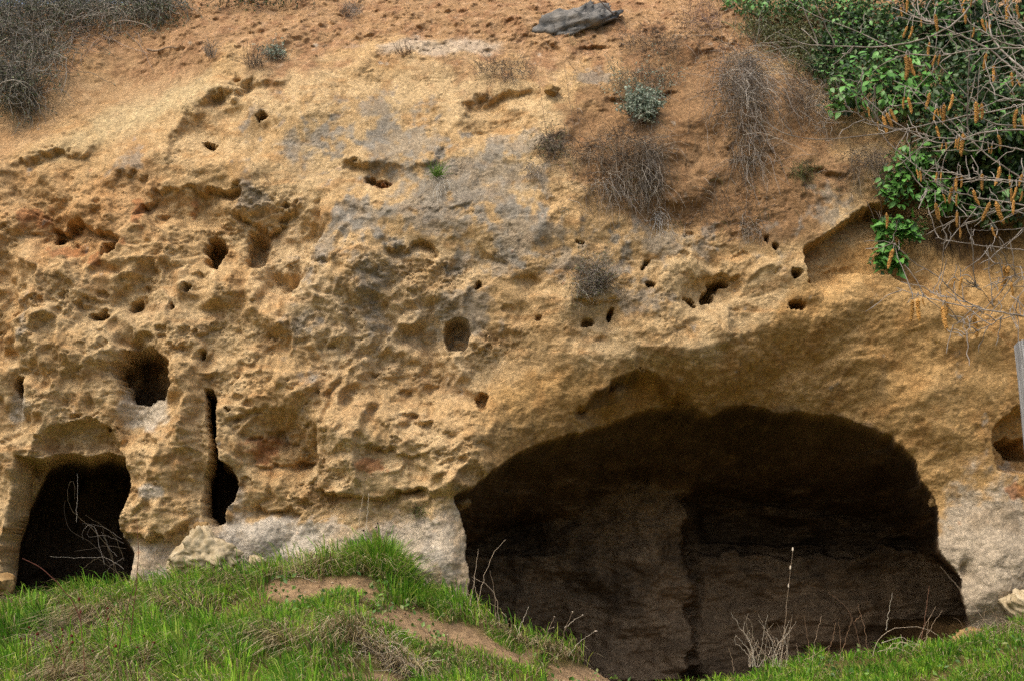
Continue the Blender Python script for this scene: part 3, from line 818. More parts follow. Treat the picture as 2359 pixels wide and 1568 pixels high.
boulder('boulder', at(466, 1274, -.2), (.56, .45, .44), M_paleboulder, 'pale angular boulder leaning on the cliff foot below the narrow slot', seed=31, sub=5, rough=.5, cone=.3)
boulder('boulder', at(592, 1300, -.4), (.16, .16, .14), M_paleboulder, 'small pale stone half in the grass right of the pale boulder', 'stone', seed=5)
boulder('boulder', on(1062, 1165, .12), (.16, .20, .115), M_ochrestone, 'rounded stone knob jutting from the rock corner at the wide cave mouth', 'stone', seed=8, rough=.1, tilt=.2)
boulder('boulder', at(2370, 1400, -.1), (.40, .3, .26), M_paleboulder, 'pale boulder at the lower right edge beside the cave jamb', seed=12, sub=5, rough=.25)
boulder('boulder', at(2255, 1478, -.5), (.34, .26, .22), M_ochrestone, 'low stone in the grass at the right jamb of the wide cave', seed=14)
boulder('boulder', at(2150, 1155, .9), (.09, .12, .09), M_ochrestone, 'small round stone stuck in the right jamb of the wide cave', 'stone', seed=16, rough=.1)
boulder('boulder', at(-10, 1345, -.35), (.30, .3, .24), M_ochrestone, 'tan stone at the left edge beside the small cave mouth', seed=18)
boulder('boulder', at(462, 1215, .05), (.15, .15, .13), M_ochrestone, 'small tan stone lodged at the foot of the narrow slot', 'stone', seed=19)
q = on(1312, 66, -.2); boulder('boulder', q, (.95, .42, .34), M_greyboulder, 'long grey lichen covered rock jutting from the orange slope at the top', seed=37, sub=5, tilt=.44, rough=.7)
q = on(1268, 212, .06); boulder('boulder', q, (.14, .14, .11), M_ochrestone, 'small brown stone in the middle of the upper orange slope', 'stone', seed=24)
q = on(1948, 185, .06); boulder('boulder', q, (.14, .14, .10), M_greyboulder, 'grey stone on the slope below the top right greenery', 'stone', seed=26)

# ------------------------------------------------------------------ dry clumps, brambles, shrubs on the cliff
TW = lin([(126, 118, 108), (156, 148, 138), (98, 88, 76), (176, 168, 154), (120, 106, 84)])
TWB = lin([(118, 104, 88), (94, 84, 72), (146, 134, 116), (78, 70, 62)])
def strands(o, start, dir0, length, K, gravity, curl, out=0.0):
    """curved strands: start (N,3), initial direction (N,3), pulled down by gravity and curled at random"""
    N = len(start)
    P = np.empty((N, K, 3)); P[:, 0] = start
    d = dir0 / (np.linalg.norm(dir0, axis=1, keepdims=True) + 1e-9)
    step = length / (K - 1)
    for k in range(1, K):
        d = d + rng.normal(0, curl, (N, 3)); d[:, 2] -= gravity
        d /= np.linalg.norm(d, axis=1, keepdims=True)
        P[:, k] = P[:, k - 1] + d * step[:, None]
        if o:                                   # keep in front of the rock
            cyv = cliff_y(P[:, k, 0], P[:, k, 2])
            P[:, k, 1] = np.minimum(P[:, k, 1], cyv - .01 - .06 * rng.random(N))
    return P

def clump(name, u, v, ru, rv, n, label, cat, length=(.3, .7), r=.0035, gravity=.35, curl=.25, pal=TW, dirz=0.2, bulge=.12, grp=None, K=8, offy=0.02, leaves=None, dens_top=False):
    if name == 'dry_root_clump' and n > 200: n = int(n * .75)
    a = rng.random(n) * 2 * np.pi; q = np.sqrt(rng.random(n))
    if name == 'dry_root_clump': q = q * (1 + .5 * (rng.random(n) ** 3))
    su = u + ru * q * np.cos(a); sv = v + rv * q * np.sin(a)
    st = on(su, sv, offy)
    st[:, 1] -= bulge * rng.random(n)
    d0 = rng.normal(0, .5, (n, 3)); d0[:, 1] -= .5; d0[:, 2] += dirz
    Lg = rng.uniform(*length, n)
    P = strands(True, st, d0, Lg * rng.choice([.5, 1.0, 1.1], n), K, gravity * rng.uniform(.3, 1.2, (n,)), curl * 1.35)
    base = on(np.array(float(u)), np.array(float(v)))
    rad = r * rng.uniform(.6, 1.3, (n, 1)) * np.linspace(1, .45, K)[None]
    c = pal[rng.integers(0, len(pal), n)] * (.7 + .5 * rng.random((n, 1)))
    co, qd, cc = tubes(P - base, rad, c)
    me = np_mesh(name, co, [qd], cc)
    if leaves is None:
        o = link(name, me, M_twig); o.location = base
    else:
        o = empty(name, base)
        st_ = link('stems', me, M_twig, o); tag(st_, kind='stuff')
        nl, size, lp = leaves
        i = rng.integers(0, n, nl); k = rng.integers(K // 2, K, nl)
        pos = P[i, k] - base + rng.normal(0, .015, (nl, 3))
        lf = link('foliage', leaf_mesh('foliage', pos, size, lp), M_leafmass, o); tag(lf, kind='stuff')
    return tag(o, label, cat, grp)

def leaf_mesh(name, pos, size, pal, droop=.3):
    """folded diamond leaves at the given points"""
    N = len(pos)
    d = rng.normal(0, 1, (N, 3)); d[:, 2] -= droop; d[:, 1] -= .2
    d /= np.linalg.norm(d, axis=1, keepdims=True)
    nr = rng.normal(0, .7, (N, 3)); nr[:, 2] += .8; nr[:, 1] -= .7
    w = np.cross(d, nr); w /= np.linalg.norm(w, axis=1, keepdims=True)
    nn = np.cross(w, d)
    L = rng.uniform(.7, 1.25, N)[:, None] * size
    a = pos; m1 = pos + d * L * .45 - w * L * .30 + nn * L * .08; m2 = pos + d * L * .45 + w * L * .30 + nn * L * .08
    mid = pos + d * L * .5; tip = pos + d * L
    co = np.stack([a, m1, mid, m2, tip], 1).reshape(-1, 3)
    b = np.arange(N)[:, None] * 5
    tr = np.concatenate([b + np.array([[0, 2, 1]]), b + np.array([[1, 2, 4]]), b + np.array([[0, 3, 2]]), b + np.array([[3, 4, 2]])])
    c = pal[rng.integers(0, len(pal), N)] * (.65 + .6 * rng.random((N, 1)))
    return np_mesh(name, co, [tr], np.repeat(c, 5, axis=0), smooth=False)

GRN = lin([(66, 98, 48), (88, 120, 60), (48, 74, 38), (104, 132, 74)])
DGR = lin([(50, 76, 40), (68, 96, 50), (40, 58, 34), (86, 108, 60)])
SAGE = lin([(142, 156, 136), (120, 136, 116), (162, 174, 152), (104, 118, 96)])
GGR = lin([(84, 100, 66), (104, 116, 84), (62, 78, 50), (122, 128, 96)])
OLV = lin([(92, 98, 58), (110, 110, 70), (76, 82, 50)])

DG = 'dry clumps hanging on the cliff'
clump('dry_root_clump', 1705, 190, 48, 60, 700, 'largest hanging curtain of dry grey stems, near the top right', 'dry plant', (.5, 1.5), .0035, .30, .22, TW, .3, .22, DG, 10)
clump('dry_root_clump', 1720, 330, 35, 60, 260, 'tail of pale roots dangling below the largest dry curtain', 'dry plant', (.4, .9), .0035, .4, .2, TW, .0, .12, DG)
clump('dry_root_clump', 1430, 350, 90, 40, 520, 'wide mat of dry grass stems below the grey green shrub', 'dry plant', (.4, .9), .003, .30, .25, TWB, .2, .15, DG, 9)
clump('dry_root_clump', 1440, 430, 60, 40, 320, 'beard of dry stems hanging at the bottom of the wide dry mat', 'dry plant', (.3, .7), .003, .4, .2, TW, .0, .1, DG)
clump('dry_root_clump', 1497, 380, 22, 60, 260, 'narrow grey strand of dead stems straight below the grey green shrub', 'dry plant', (.3, .7), .003, .4, .2, TW, .0, .16, DG)
clump('dry_dome_bush', 1362, 650, 42, 36, 520, 'grey dome of fine dead twigs stuck on the bare rock above the vault', 'dead bush', (.25, .5), .0028, -.02, .35, TW, .35, .08, DG, 8, leaves=(500, .03, OLV))
clump('dry_root_clump', 1516, 505, 14, 14, 60, 'small white wisp of dangling roots right of the dry mat', 'dry plant', (.2, .5), .003, .35, .25, lin([(198, 194, 186), (170, 164, 154)]), .0, .05, DG)
clump('dry_root_clump', 1160, 165, 65, 24, 380, 'low brown grass mat on the ledge left of the long grey rock', 'dry plant', (.12, .4), .003, .25, .3, TWB, .4, .05, DG)
clump('dry_root_clump', 1500, 105, 70, 26, 330, 'brown dry scrub right below the long grey rock', 'dry plant', (.2, .55), .003, .15, .3, TWB, .5, .12, DG)
clump('dry_root_clump', 1480, 185, 70, 28, 360, 'dry heather like mat hanging above the grey green shrub', 'dry plant', (.2, .5), .003, .3, .3, TWB, .2, .15, DG, leaves=(700, .03, SAGE))
clump('dry_root_clump', 1610, 50, 40, 36, 260, 'pinkish dry scrub at the top, left of the greenery', 'dry plant', (.2, .5), .003, .1, .3, lin([(150, 130, 120), (120, 100, 90)]), .6, .1, DG)
clump('dry_root_clump', 1835, 215, 32, 45, 240, 'thin brown hanging stems between the large dry curtain and the ivy', 'dry plant', (.3, .9), .003, .35, .2, TWB, .1, .1, DG)
clump('dry_root_clump', 1990, 370, 40, 30, 260, 'dark dry roots under the leafy shrub at the right', 'dry plant', (.3, .8), .003, .35, .22, TWB, .1, .15, DG)
clump('dry_root_clump', 1270, 340, 30, 30, 160, 'sparse brown tuft left of the wide dry mat', 'dry plant', (.2, .5), .003, .25, .25, TWB, .3, .05, DG, leaves=(200, .03, OLV))
clump('dry_root_clump', 1225, 390, 14, 14, 60, 'tiny drooping dry tuft left of the wide dry mat on grey rock', 'dry plant', (.1, .25), .003, .4, .2, TW, .0, .03, DG)
clump('dry_root_clump', 1650, 470, 90, 40, 130, 'scattered fine roots on the brown slope below the large curtain', 'dry plant', (.1, .4), .003, .35, .3, TWB, .1, .03, None)['kind'] = 'stuff'
clump('dry_root_clump', 1730, 520, 26, 26, 70, 'faint hanging roots above the two black holes', 'dry plant', (.15, .4), .003, .4, .25, TW, .1, .03, DG)
clump('sage_shrub', 1475, 262, 36, 22, 240, 'grey green cushion shrub standing out on the dry slope', 'shrub', (.15, .34), .004, -.12, .25, TW, .8, .15, None, 7, leaves=(2600, .045, SAGE))
clump('sage_shrub', 632, 132, 26, 8, 130, 'small grey green shrub on the ledge at the upper left', 'shrub', (.10, .26), .0035, -.1, .25, TW, 1.0, .03, None, 6, leaves=(420, .035, SAGE))
clump('twig_tuft', 585, 155, 22, 8, 90, 'thin reddish twig tuft beside the small grey green shrub', 'dry plant', (.15, .42), .003, -.05, .15, TWB, 1.0, .03, DG, 6)
clump('twig_tuft', 487, 125, 12, 14, 90, 'faint grey twig tuft on the slope, upper left', 'dry plant', (.12, .26), .003, -.05, .2, TW, 1.0, .03, DG, 6)
clump('green_tuft', 1008, 405, 12, 6, 90, 'bright green grass tuft with white dangling roots on the grey rock', 'grass tuft', (.12, .26), .004, .05, .2, lin([(110, 140, 60), (84, 116, 44)]), .7, .04, None, 6)
clump('dry_root_clump', 1015, 425, 16, 10, 22, 'white roots dangling below the bright green tuft', 'roots', (.2, .5), .003, .5, .15, lin([(196, 190, 176)]), -.3, .03, DG)
clump('green_tuft', 965, 1180, 16, 8, 80, 'small green and brown tuft on the ledge over the rock foot', 'grass tuft', (.1, .26), .0035, .1, .25, lin([(110, 116, 66), (110, 90, 66)]), .6, .04, None, 6)
clump('dry_root_clump', 930, 125, 18, 6, 30, 'few dead brown twigs on the pale streak at the top', 'dry plant', (.1, .3), .004, -.02, .2, lin([(88, 66, 48)]), .8, .03, DG, 6)
clump('dry_root_clump', 810, 30, 24, 12, 160, 'thin grey scrub on the orange slope near the top edge', 'dry plant', (.1, .25), .003, -.02, .25, TW, .8, .03, DG, 6)
clump('dry_root_clump', 1850, 395, 30, 18, 120, 'dry moss and roots under the brow right of the large curtain', 'dry plant', (.1, .4), .003, .3, .3, OLV, .2, .05, DG)

# sparse scrub over the whole upper right slope
n = 1500
su = rng.uniform(1240, 1960, n); sv = 60 + (rng.random(n) ** .9) * (430 + 0.08 * (su - 1240)); kp = rng.random(n) < sm(.25 + 1.3 * fbm(su / 90, sv / 70, 3, 77))
st = on(su[kp], sv[kp], .01); n = len(st)
d0 = rng.normal(0, .6, (n, 3)); d0[:, 1] -= .5; d0[:, 2] += .2
P = strands(True, st, d0, rng.uniform(.08, .35, n), 6, rng.uniform(.05, .4, n), .35)
co, qd, cc = tubes(P, np.full((n, 1), .0035) * np.linspace(1, .5, 6)[None], np.concatenate([TW, TWB, OLV])[rng.integers(0, len(TW) + len(TWB) + len(OLV), n)] * (.7 + .5 * rng.random((n, 1))))
tag(link('dry_scrub', np_mesh('dry_scrub', co, [qd], cc), M_twig), 'thin dead stems scattered over the upper right slope', 'scrub', kind='stuff')

# brambles on the brow, upper left
def thicket(u0, v0, ru, rv, n, label, nl=0, pal=TW, leafpal=DGR, length=(.5, 1.5), dz=.25):
    return clump('bramble_thicket', u0, v0, ru, rv, n, label, 'brambles', length, .0058, .14, .18, pal, dz, .55, 'bramble thickets on the brow', 11, leaves=(nl, .042, leafpal))
GTW = lin([(112, 110, 100), (142, 138, 128), (88, 86, 76), (168, 162, 150), (84, 84, 66)])
thicket(60, 130, 100, 90, 620, 'grey bramble thicket tumbling down the upper left corner', 700, GTW, GGR)
thicket(60, 25, 120, 45, 520, 'leafy dark bramble thicket in the top left corner against the sky', 2200, GTW, GGR)
thicket(240, 30, 120, 34, 800, 'dense grey brown brush along the top edge, right of the corner brambles', 1500, GTW, GGR, (.3, .9))
thicket(370, 22, 60, 28, 380, 'brush end on the top edge where the orange slope begins', 1500, GTW, GGR, (.3, .7))
thicket(45, 215, 55, 40, 420, 'lowest tip of the bramble thicket at the left edge', 700, GTW, GGR, (.3, .9))
thicket(560, 2, 70, 10, 160, 'low dark brush peeping over the top edge, left of the middle', 700, TWB, DGR, (.15, .4))
thicket(660, -8, 60, 12, 130, 'small dark brush peeping over the top edge beside the first', 700, TWB, DGR, (.15, .4))
clump('bramble', 230, 70, 90, 20, 40, 'long bare stems trailing over the orange slope from the brush', 'dry stems', (.6, 1.4), .006, .1, .1, lin([(164, 150, 136), (130, 116, 104)]), -.2, .1, DG, 12)

# exposed root
def stick(name, pts, r, mat, label, cat, col=(130, 112, 92), taper=.4, n=14, sides=5):
    P = smooth_line(pts, n)[None]
    base = P[0, 0].copy()
    co, qd, cc = tubes(P - base, (r * np.linspace(1, taper, n))[None], lin(col)[None], sides)
    o = link(name, np_mesh(name, co, [qd], cc), mat); o.location = base
    return tag(o, label, cat)
stick('exposed_root', on(np.array([342, 355, 370, 382, 396, 409]), np.array([118, 122, 121, 115, 112, 115]), .06), .02, M_twig, 'curved bare root lying on the orange slope, upper left', 'root')
stick('dead_stick', on(np.array([1412, 1395, 1375, 1355]), np.array([58, 42, 22, -5]), .35), .012, M_twig, 'dark dead stick leaning over the long grey rock', 'stick', (70, 60, 52))
for i, (a, b, c) in enumerate([((1262, 345), (1250, 260), (1238, 178)), ((1322, 310), (1312, 250), (1298, 150)), ((1335, 320), (1330, 280), (1325, 230))]):
    stick('dry_stalk', on(np.array([a[0], b[0], c[0]]), np.array([a[1], b[1], c[1]]), .12), .005, M_twig,
          ['thin bare stalk rising left of the wide dry mat', 'taller thin bare stalk rising from the wide dry mat', 'short thin bare stalk beside the taller one over the dry mat'][i], 'stalk', (104, 84, 66))

# ------------------------------------------------------------------ evergreen greenery at the upper right
def leaf_data(name, shape):
    if shape == 'ovate':
        out = [(0, 0), (.16, .18), (.30, .26), (.52, .27), (.74, .17), (1.0, 0)]
    else:
        out = [(0, 0), (.06, .30), (.26, .42), (.40, .26), (.62, .24), (1.0, 0)]
    co = []; f = []
    for i, (x, w) in enumerate(out):
        co += [(x, 0, -.10 * x * x), (x, w, .09 * w / .3 - .14 * x * x), (x, -w, .09 * w / .3 - .14 * x * x)]
    tri = []
    for i in range(len(out) - 1):
        a, b = 3 * i, 3 * i + 3
        tri += [(a, b, b + 1, a + 1), (a, a + 2, b + 2, b)]
    return np_mesh(name, np.array(co), [np.array(tri)])
LEAF_A = leaf_data('leaf', 'ovate'); LEAF_A.materials.append(M_leaf)
LEAF_B = leaf_data('leaf', 'lobed'); LEAF_B.materials.append(M_leaf)

def blob_points(blobs, n, yfix=None):
    """points filling egg-shaped clumps (u, v, ru, rv, depth) standing off the rock"""
    w = np.array([b[2] * b[3] for b in blobs], float); w /= w.sum()
    i = rng.choice(len(blobs), n, p=w)
    B = np.array(blobs, float)[i]
    d = rng.normal(0, 1, (n, 3)); d /= np.linalg.norm(d, axis=1, keepdims=True)
    r = rng.random(n) ** .45
    lump = 1 + .25 * np.sin(7 * d[:, 0] + i) * np.cos(6 * d[:, 2] + 2 * i)
    u = B[:, 0] + B[:, 2] * d[:, 0] * r * lump; v = B[:, 1] + B[:, 3] * d[:, 2] * r * lump
    p = on(u, v, 0)
    p[:, 1] = np.minimum(p[:, 1], on(B[:, 0], B[:, 1], 0)[:, 1] + .15) - B[:, 4] * (.55 + .5 * d[:, 1] * r) * .9
    if yfix is not None:
        y = yfix - B[:, 4] * .5 * d[:, 1] * r
        p = at(u, v, y)
    return p, d[:, 1] * r

def greenery(name, blobs, n_mass, n_leaf, size, pal, label, cat, data=LEAF_A, n_stem=60, lsize=.07, stempal=TWB, yfix=None):
    c = on(np.array(float(blobs[0][0])), np.array(float(blobs[0][1])))
    if yfix is not None: c[1] = yfix
    o = empty(name, c)
    p, _ = blob_points(blobs, n_mass, yfix)
    lf = link('foliage', leaf_mesh('foliage', p - c, size, pal, .5), M_leafmass, o); tag(lf, kind='stuff')
    if n_stem:
        e, _ = blob_points(blobs, n_stem, yfix)
        s0 = e.copy(); s0[:, 0] += rng.normal(0, .12, n_stem); s0[:, 2] += rng.uniform(.1, .5, n_stem); s0[:, 1] = cliff_y(s0[:, 0], s0[:, 2])
        mid = .5 * (s0 + e) + rng.normal(0, .06, (n_stem, 3)); mid[:, 2] += .06
        t = np.linspace(0, 1, 7)[None, :, None]
        P = s0[:, None] * (1 - t) ** 2 + 2 * mid[:, None] * t * (1 - t) + e[:, None] * t ** 2
        co, qd, cc = tubes(P - c, np.linspace(.008, .003, 7)[None] * rng.uniform(.6, 1.4, (n_stem, 1)), stempal[rng.integers(0, len(stempal), n_stem)], 4)
        tag(link('stems', np_mesh('stems', co, [qd], cc), M_twig, o), kind='stuff')
    if n_leaf:
        q, fr = blob_points(blobs, n_leaf * 4, yfix)
        order = np.argsort(-fr)[:n_leaf]
        for k in order:
            l = link('leaf', data, None, o)
            d = Vector((R.gauss(0, .7), R.gauss(-.5, .4), R.gauss(-.55, .45))).normalized()
            nr = Vector((R.gauss(0, .35), -0.55 + R.gauss(0, .3), .8)).normalized()
            yv = nr.cross(d).normalized(); zv = d.cross(yv)
            Mx = Matrix((d, yv, zv)).transposed().to_4x4()
            sz_ = lsize * R.uniform(.7, 1.25)
            l.matrix_local = Matrix.Translation(Vector(q[k] - c)) @ Mx @ Matrix.Scale(sz_, 4)
    return tag(o, label, cat)

YBROW = float(on(np.array(1940.0), np.array(470.0))[1])
greenery('ivy_mass', [(2250, 120, 170, 130, 1.0), (2240, 330, 170, 130, 1.0), (2300, 460, 110, 80, .9), (2120, 60, 120, 80, .8), (2480, 260, 140, 220, 1.0), (2200, 470, 60, 40, .6)],
         18000, 300, .10, DGR, 'dark ivy mass covering the upper right corner behind the catkins', 'ivy', LEAF_B, 160, .11)
greenery('evergreen_shrub', [(1960, 215, 85, 60, .8), (2050, 190, 75, 70, .9), (2060, 255, 80, 45, .8), (1930, 250, 45, 35, .5), (2130, 240, 60, 60, .8)],
         1700, 300, .09, GRN, 'glossy light green leafed shrub left of the catkins', 'shrub', LEAF_A, 90, .135)
greenery('evergreen_shrub', [(2070, 425, 55, 60, .6), (2110, 370, 60, 50, .6), (2160, 440, 50, 60, .6)],
         1300, 260, .07, GRN, 'green leafy spray hanging below the glossy shrub over the rock brow', 'shrub', LEAF_A, 40, .125, TWB, YBROW - .05)
greenery('ivy_spray', [(2045, 525, 40, 38, .5), (2095, 530, 32, 34, .5), (2038, 590, 36, 44, .45), (2068, 600, 24, 32, .4)],
         300, 200, .085, GRN, 'ivy spray dangling alone in front of the shaded vault recess', 'ivy', LEAF_B, 22, .13, TWB, YBROW - .1)
greenery('evergreen_shrub', [(1740, 20, 90, 36, .5), (1680, -5, 60, 20, .4), (1850, 20, 80, 50, .6), (1960, 40, 90, 60, .7)],
         4200, 160, .06, GRN, 'green bush along the top edge right of the long grey rock', 'shrub', LEAF_A, 60, .09)
greenery('broom_bush', [(1800, 100, 70, 50, .5), (1740, 75, 50, 30, .4), (1860, 130, 60, 60, .5)],
         2400, 0, .04, OLV, 'thin olive twiggy bush under the top green bush', 'bush', LEAF_A, 260, .04, OLV)
greenery('ivy_mass', [(1900, 150, 60, 60, .5), (1930, 110, 70, 60, .6), (2020, 110, 80, 60, .7)],
         3000, 140, .075, DGR, 'dark leafed bush between the olive twiggy bush and the glossy shrub', 'bush', LEAF_A, 60, .08)
clump('dry_root_clump', 1880, 255, 40, 50, 260, 'grey tangle of dead stems left of the glossy shrub', 'dry plant', (.2, .6), .0035, .2, .3, TW, .2, .2, DG)
clump('dry_root_clump', 2200, 540, 120, 26, 220, 'dark roots hanging over the shaded recess under the ivy', 'roots', (.2, .6), .004, .45, .2, lin([(70, 52, 38), (50, 40, 32)]), -.3, .1, DG)

# ------------------------------------------------------------------ hazel with catkins, close to the viewer at the right
HY = -13.5
def z3(zx, zy): return ((2008 + zx / 2.351) / 1.2757, (zy / 2.351) / 1.2757)
def z6(zx, zy): return ((2008 + zx / 2.351) / 1.2757, (667 + zy / 2.351) / 1.2757)
HB = [
 (z3, [(650, 225), (740, 270), (820, 312), (1000, 322), (1250, 328), (1450, 322), (1560, 300), (1700, 262), (1850, 185), (1950, 90), (2040, -40)], .006),
 (z3, [(500, 770), (570, 880), (640, 910), (800, 955), (900, 972), (1100, 958), (1300, 935), (1500, 908), (1650, 870), (1790, 840), (1950, 800), (2150, 780), (2420, 700)], .006),
 (z3, [(700, 0), (820, 70), (1000, 150), (1200, 215), (1330, 290), (1470, 350), (1600, 390), (1780, 395), (1900, 360), (2050, 340), (2420, 330)], .0055),
 (z3, [(1380, 0), (1500, 50), (1600, 110), (1700, 160), (1800, 200), (1900, 235), (2000, 290), (2100, 330), (2180, 390), (2260, 470), (2420, 600)], .009),
 (z3, [(2060, 0), (2100, 50), (2200, 130), (2351, 210), (2450, 260)], .010),
 (z3, [(2090, 0), (2110, 150), (2120, 250), (2180, 330), (2280, 430), (2420, 540)], .011),
 (z3, [(1170, 480), (1220, 620), (1300, 760), (1340, 850)], .004),
 (z3, [(1230, 650), (1320, 740), (1430, 830), (1530, 890), (1620, 950), (1750, 990), (1850, 1000), (1950, 960), (2040, 920), (2200, 900), (2420, 905)], .0065),
 (z3, [(1340, 850), (1370, 940), (1440, 1010), (1520, 1080), (1600, 1140), (1700, 1220), (1800, 1290), (1900, 1340), (2000, 1360), (2150, 1390), (2420, 1430)], .0065),
 (z3, [(1450, 560), (1600, 620), (1750, 720), (1850, 840), (1960, 950), (2050, 1040), (2150, 1110), (2250, 1180), (2420, 1290)], .007),
 (z3, [(1650, 430), (1700, 480), (1760, 600), (1850, 660), (1950, 740), (2060, 830), (2200, 870), (2420, 875)], .007),
 (z3, [(1420, 880), (1550, 900), (1700, 950), (1850, 960), (2000, 970), (2150, 1000), (2420, 1060)], .006),
 (z3, [(2050, 590), (2150, 650), (2250, 690), (2420, 700)], .006),
 (z3, [(920, 785), (1050, 778), (1180, 772), (1220, 790), (1225, 820), (1330, 855), (1420, 880)], .0045),
 (z3, [(1810, 1505), (1950, 1500), (2100, 1470), (2420, 1440)], .0045),
 (z3, [(1740, 1250), (1760, 1310), (1850, 1360), (1950, 1410), (2100, 1450), (2250, 1455), (2420, 1490)], .005),
 (z3, [(1640, 1290), (1740, 1320), (1900, 1335)], .003),
 (z3, [(1900, 0), (1930, 90), (2000, 180), (2070, 220), (2200, 300), (2351, 330), (2430, 335)], .007),
 (z3, [(2200, 0), (2260, 120), (2351, 200), (2430, 260)], .007),
 (z3, [(1980, 60), (1985, 200), (1975, 400), (1965, 620), (1960, 800), (1970, 960)], .0045),
 (z3, [(1560, 0), (1640, 120), (1750, 175)], .004),
 (z3, [(2110, 560), (2180, 520), (2351, 470), (2430, 450)], .005),
 (z3, [(2000, 1200), (2120, 1230), (2250, 1250), (2420, 1260)], .005),
 (z3, [(1700, 1130), (1850, 1190), (2000, 1240), (2200, 1255)], .004),
 (z6, [(1470, 420), (1600, 470), (1700, 495), (1800, 520), (1900, 540), (2000, 550), (2100, 580), (2200, 590), (2440, 630)], .007),
 (z6, [(1420, 90), (1500, 160), (1560, 225), (1640, 280), (1710, 308), (1800, 380), (1880, 470), (1950, 520), (2060, 560)], .005),
 (z6, [(1740, 80), (1900, 105), (2050, 130), (2200, 145), (2430, 170)], .005),
 (z6, [(1970, 20), (2100, 30), (2430, 5)], .004),
 (z6, [(2145, 250), (2250, 265), (2430, 300)], .004),
 (z6, [(2130, 360), (2240, 350), (2430, 340)], .004),
 (z6, [(1870, 755), (2000, 730), (2120, 680), (2210, 610)], .0035),
 (z6, [(1855, 680), (1930, 650), (2000, 600), (2080, 570)], .0035),
 (z6, [(2010, 380), (2070, 450), (2110, 510), (2140, 550)], .003),
 (z6, [(1700, 440), (1800, 480), (1950, 520)], .0035),
 (z6, [(2250, 580), (2300, 500), (2430, 330)], .004),
]
trunk_x, trunk_y = 2.75, HY + .15
tree = empty('hazel_tree', (trunk_x, trunk_y, float(ground_z(np.array(trunk_x), np.array(trunk_y)))))
tag(tree, 'leafless hazel with dangling orange catkins reaching in from the right edge', 'tree')
torg = np.array(tree.location)
# several stems of the stool, outside the frame
STEMS = []
for k in range(5):
    bx_ = np.array([rng.normal(0, .14), rng.normal(0, .14), -.05])
    top = np.array([-.25 + .32 * k, rng.normal(0, .35), 4.4 - .35 * k])
    t = np.linspace(0, 1, 26)[:, None]
    P = bx_ * (1 - t) + top * t
    P[:, 0] += (.30 * np.sin(t[:, 0] * np.pi) * (k - 1.5) * .5 + .05 * np.sin(t[:, 0] * 9 + k) + .02 * np.sin(t[:, 0] * 23 + 2 * k))
    P[:, 1] += .06 * np.sin(t[:, 0] * 7 + 2 * k)
    co, qd, _ = tubes(P[None], (np.linspace(.034, .009, 26) * (1 + .06 * rng.normal(0, 1, 26)))[None], None, 8)
    link('stem', np_mesh('stem', co, [qd]), M_bark, tree)
    STEMS.append(P + torg)
HPTS = []
for fn, pts, r in HB:
    uv = np.array([fn(*p) for p in pts])
    y0 = HY + R.uniform(-.35, .35); y1 = y0 + R.uniform(-.3, .3)
    uvs = smooth_line(uv, 26)
    uvs[1:-1] += np.random.default_rng(len(HPTS)).normal(0, .9, (24, 2))
    ys = np.linspace(y0, y1, 26)
    W = at(uvs[:, 0], uvs[:, 1], ys)
    if uv[-1, 0] > 2345:                               # run on to the stool
        e = W[-1]; sp_ = STEMS[R.randrange(3)]
        tgt = sp_[int(np.argmin(np.abs(sp_[:, 2] - max(e[2] - R.uniform(.25, .7), .1))))]
        c1 = e + (W[-1] - W[-5]) / np.linalg.norm(W[-1] - W[-5]) * .5 * np.linalg.norm(tgt - e)
        ext = np.array([e * (1 - t) ** 2 + 2 * c1 * t * (1 - t) + tgt * t * t + np.array([0, 0, .012 * math.sin(t * 14)]) for t in np.linspace(.1, 1, 10)])
        W = np.concatenate([W, ext])
    n_ = len(W)
    rad = r * .56 * np.linspace(.30, 1.0, n_) * (1 + .12 * np.random.default_rng(n_).normal(0, 1, n_))
    co, qd, _ = tubes((W - torg)[None], rad[None], None, 6)
    br_o = link('branch', np_mesh('branch', co, [qd]), M_bark, tree)
    HPTS.append(np.concatenate([uvs, ys[:, None]], 1))
    # side twigs with buds belong to their branch
    tw = []
    for q in range(int(len(uvs) * .32)):
        k = R.randrange(1, 25)
        p0 = W[k]; tang = W[min(k + 1, n_ - 1)] - W[k - 1]; tang /= np.linalg.norm(tang) + 1e-9
        sgn = R.choice((-1, 1))
        L = R.uniform(.03, .17)
        dirv = -tang * R.uniform(.4, 1.0) + np.array([tang[2], R.gauss(0, .5), -tang[0]]) * sgn * R.uniform(.5, 1.0) + np.array([0, 0, .15])
        dirv /= np.linalg.norm(dirv)
        t = np.linspace(0, 1, 6)[:, None]
        tw.append(p0 + dirv * L * t + np.array([0, 0, .25 * L]) * t * t * R.uniform(-1, 1) + np.random.default_rng(q + k).normal(0, .0025, (6, 3)))
    tw = np.array(tw)
    co, qd, _ = tubes(tw - torg, np.array([.0020, .0017, .0014, .0012, .0018, .0008])[None] * np.ones((len(tw), 1)), None, 4)
    tw_o = link('twigs', np_mesh('twigs', co, [qd]), M_bark, br_o)
    tw_o['kind'] = 'stuff'
HALL = np.concatenate(HPTS)

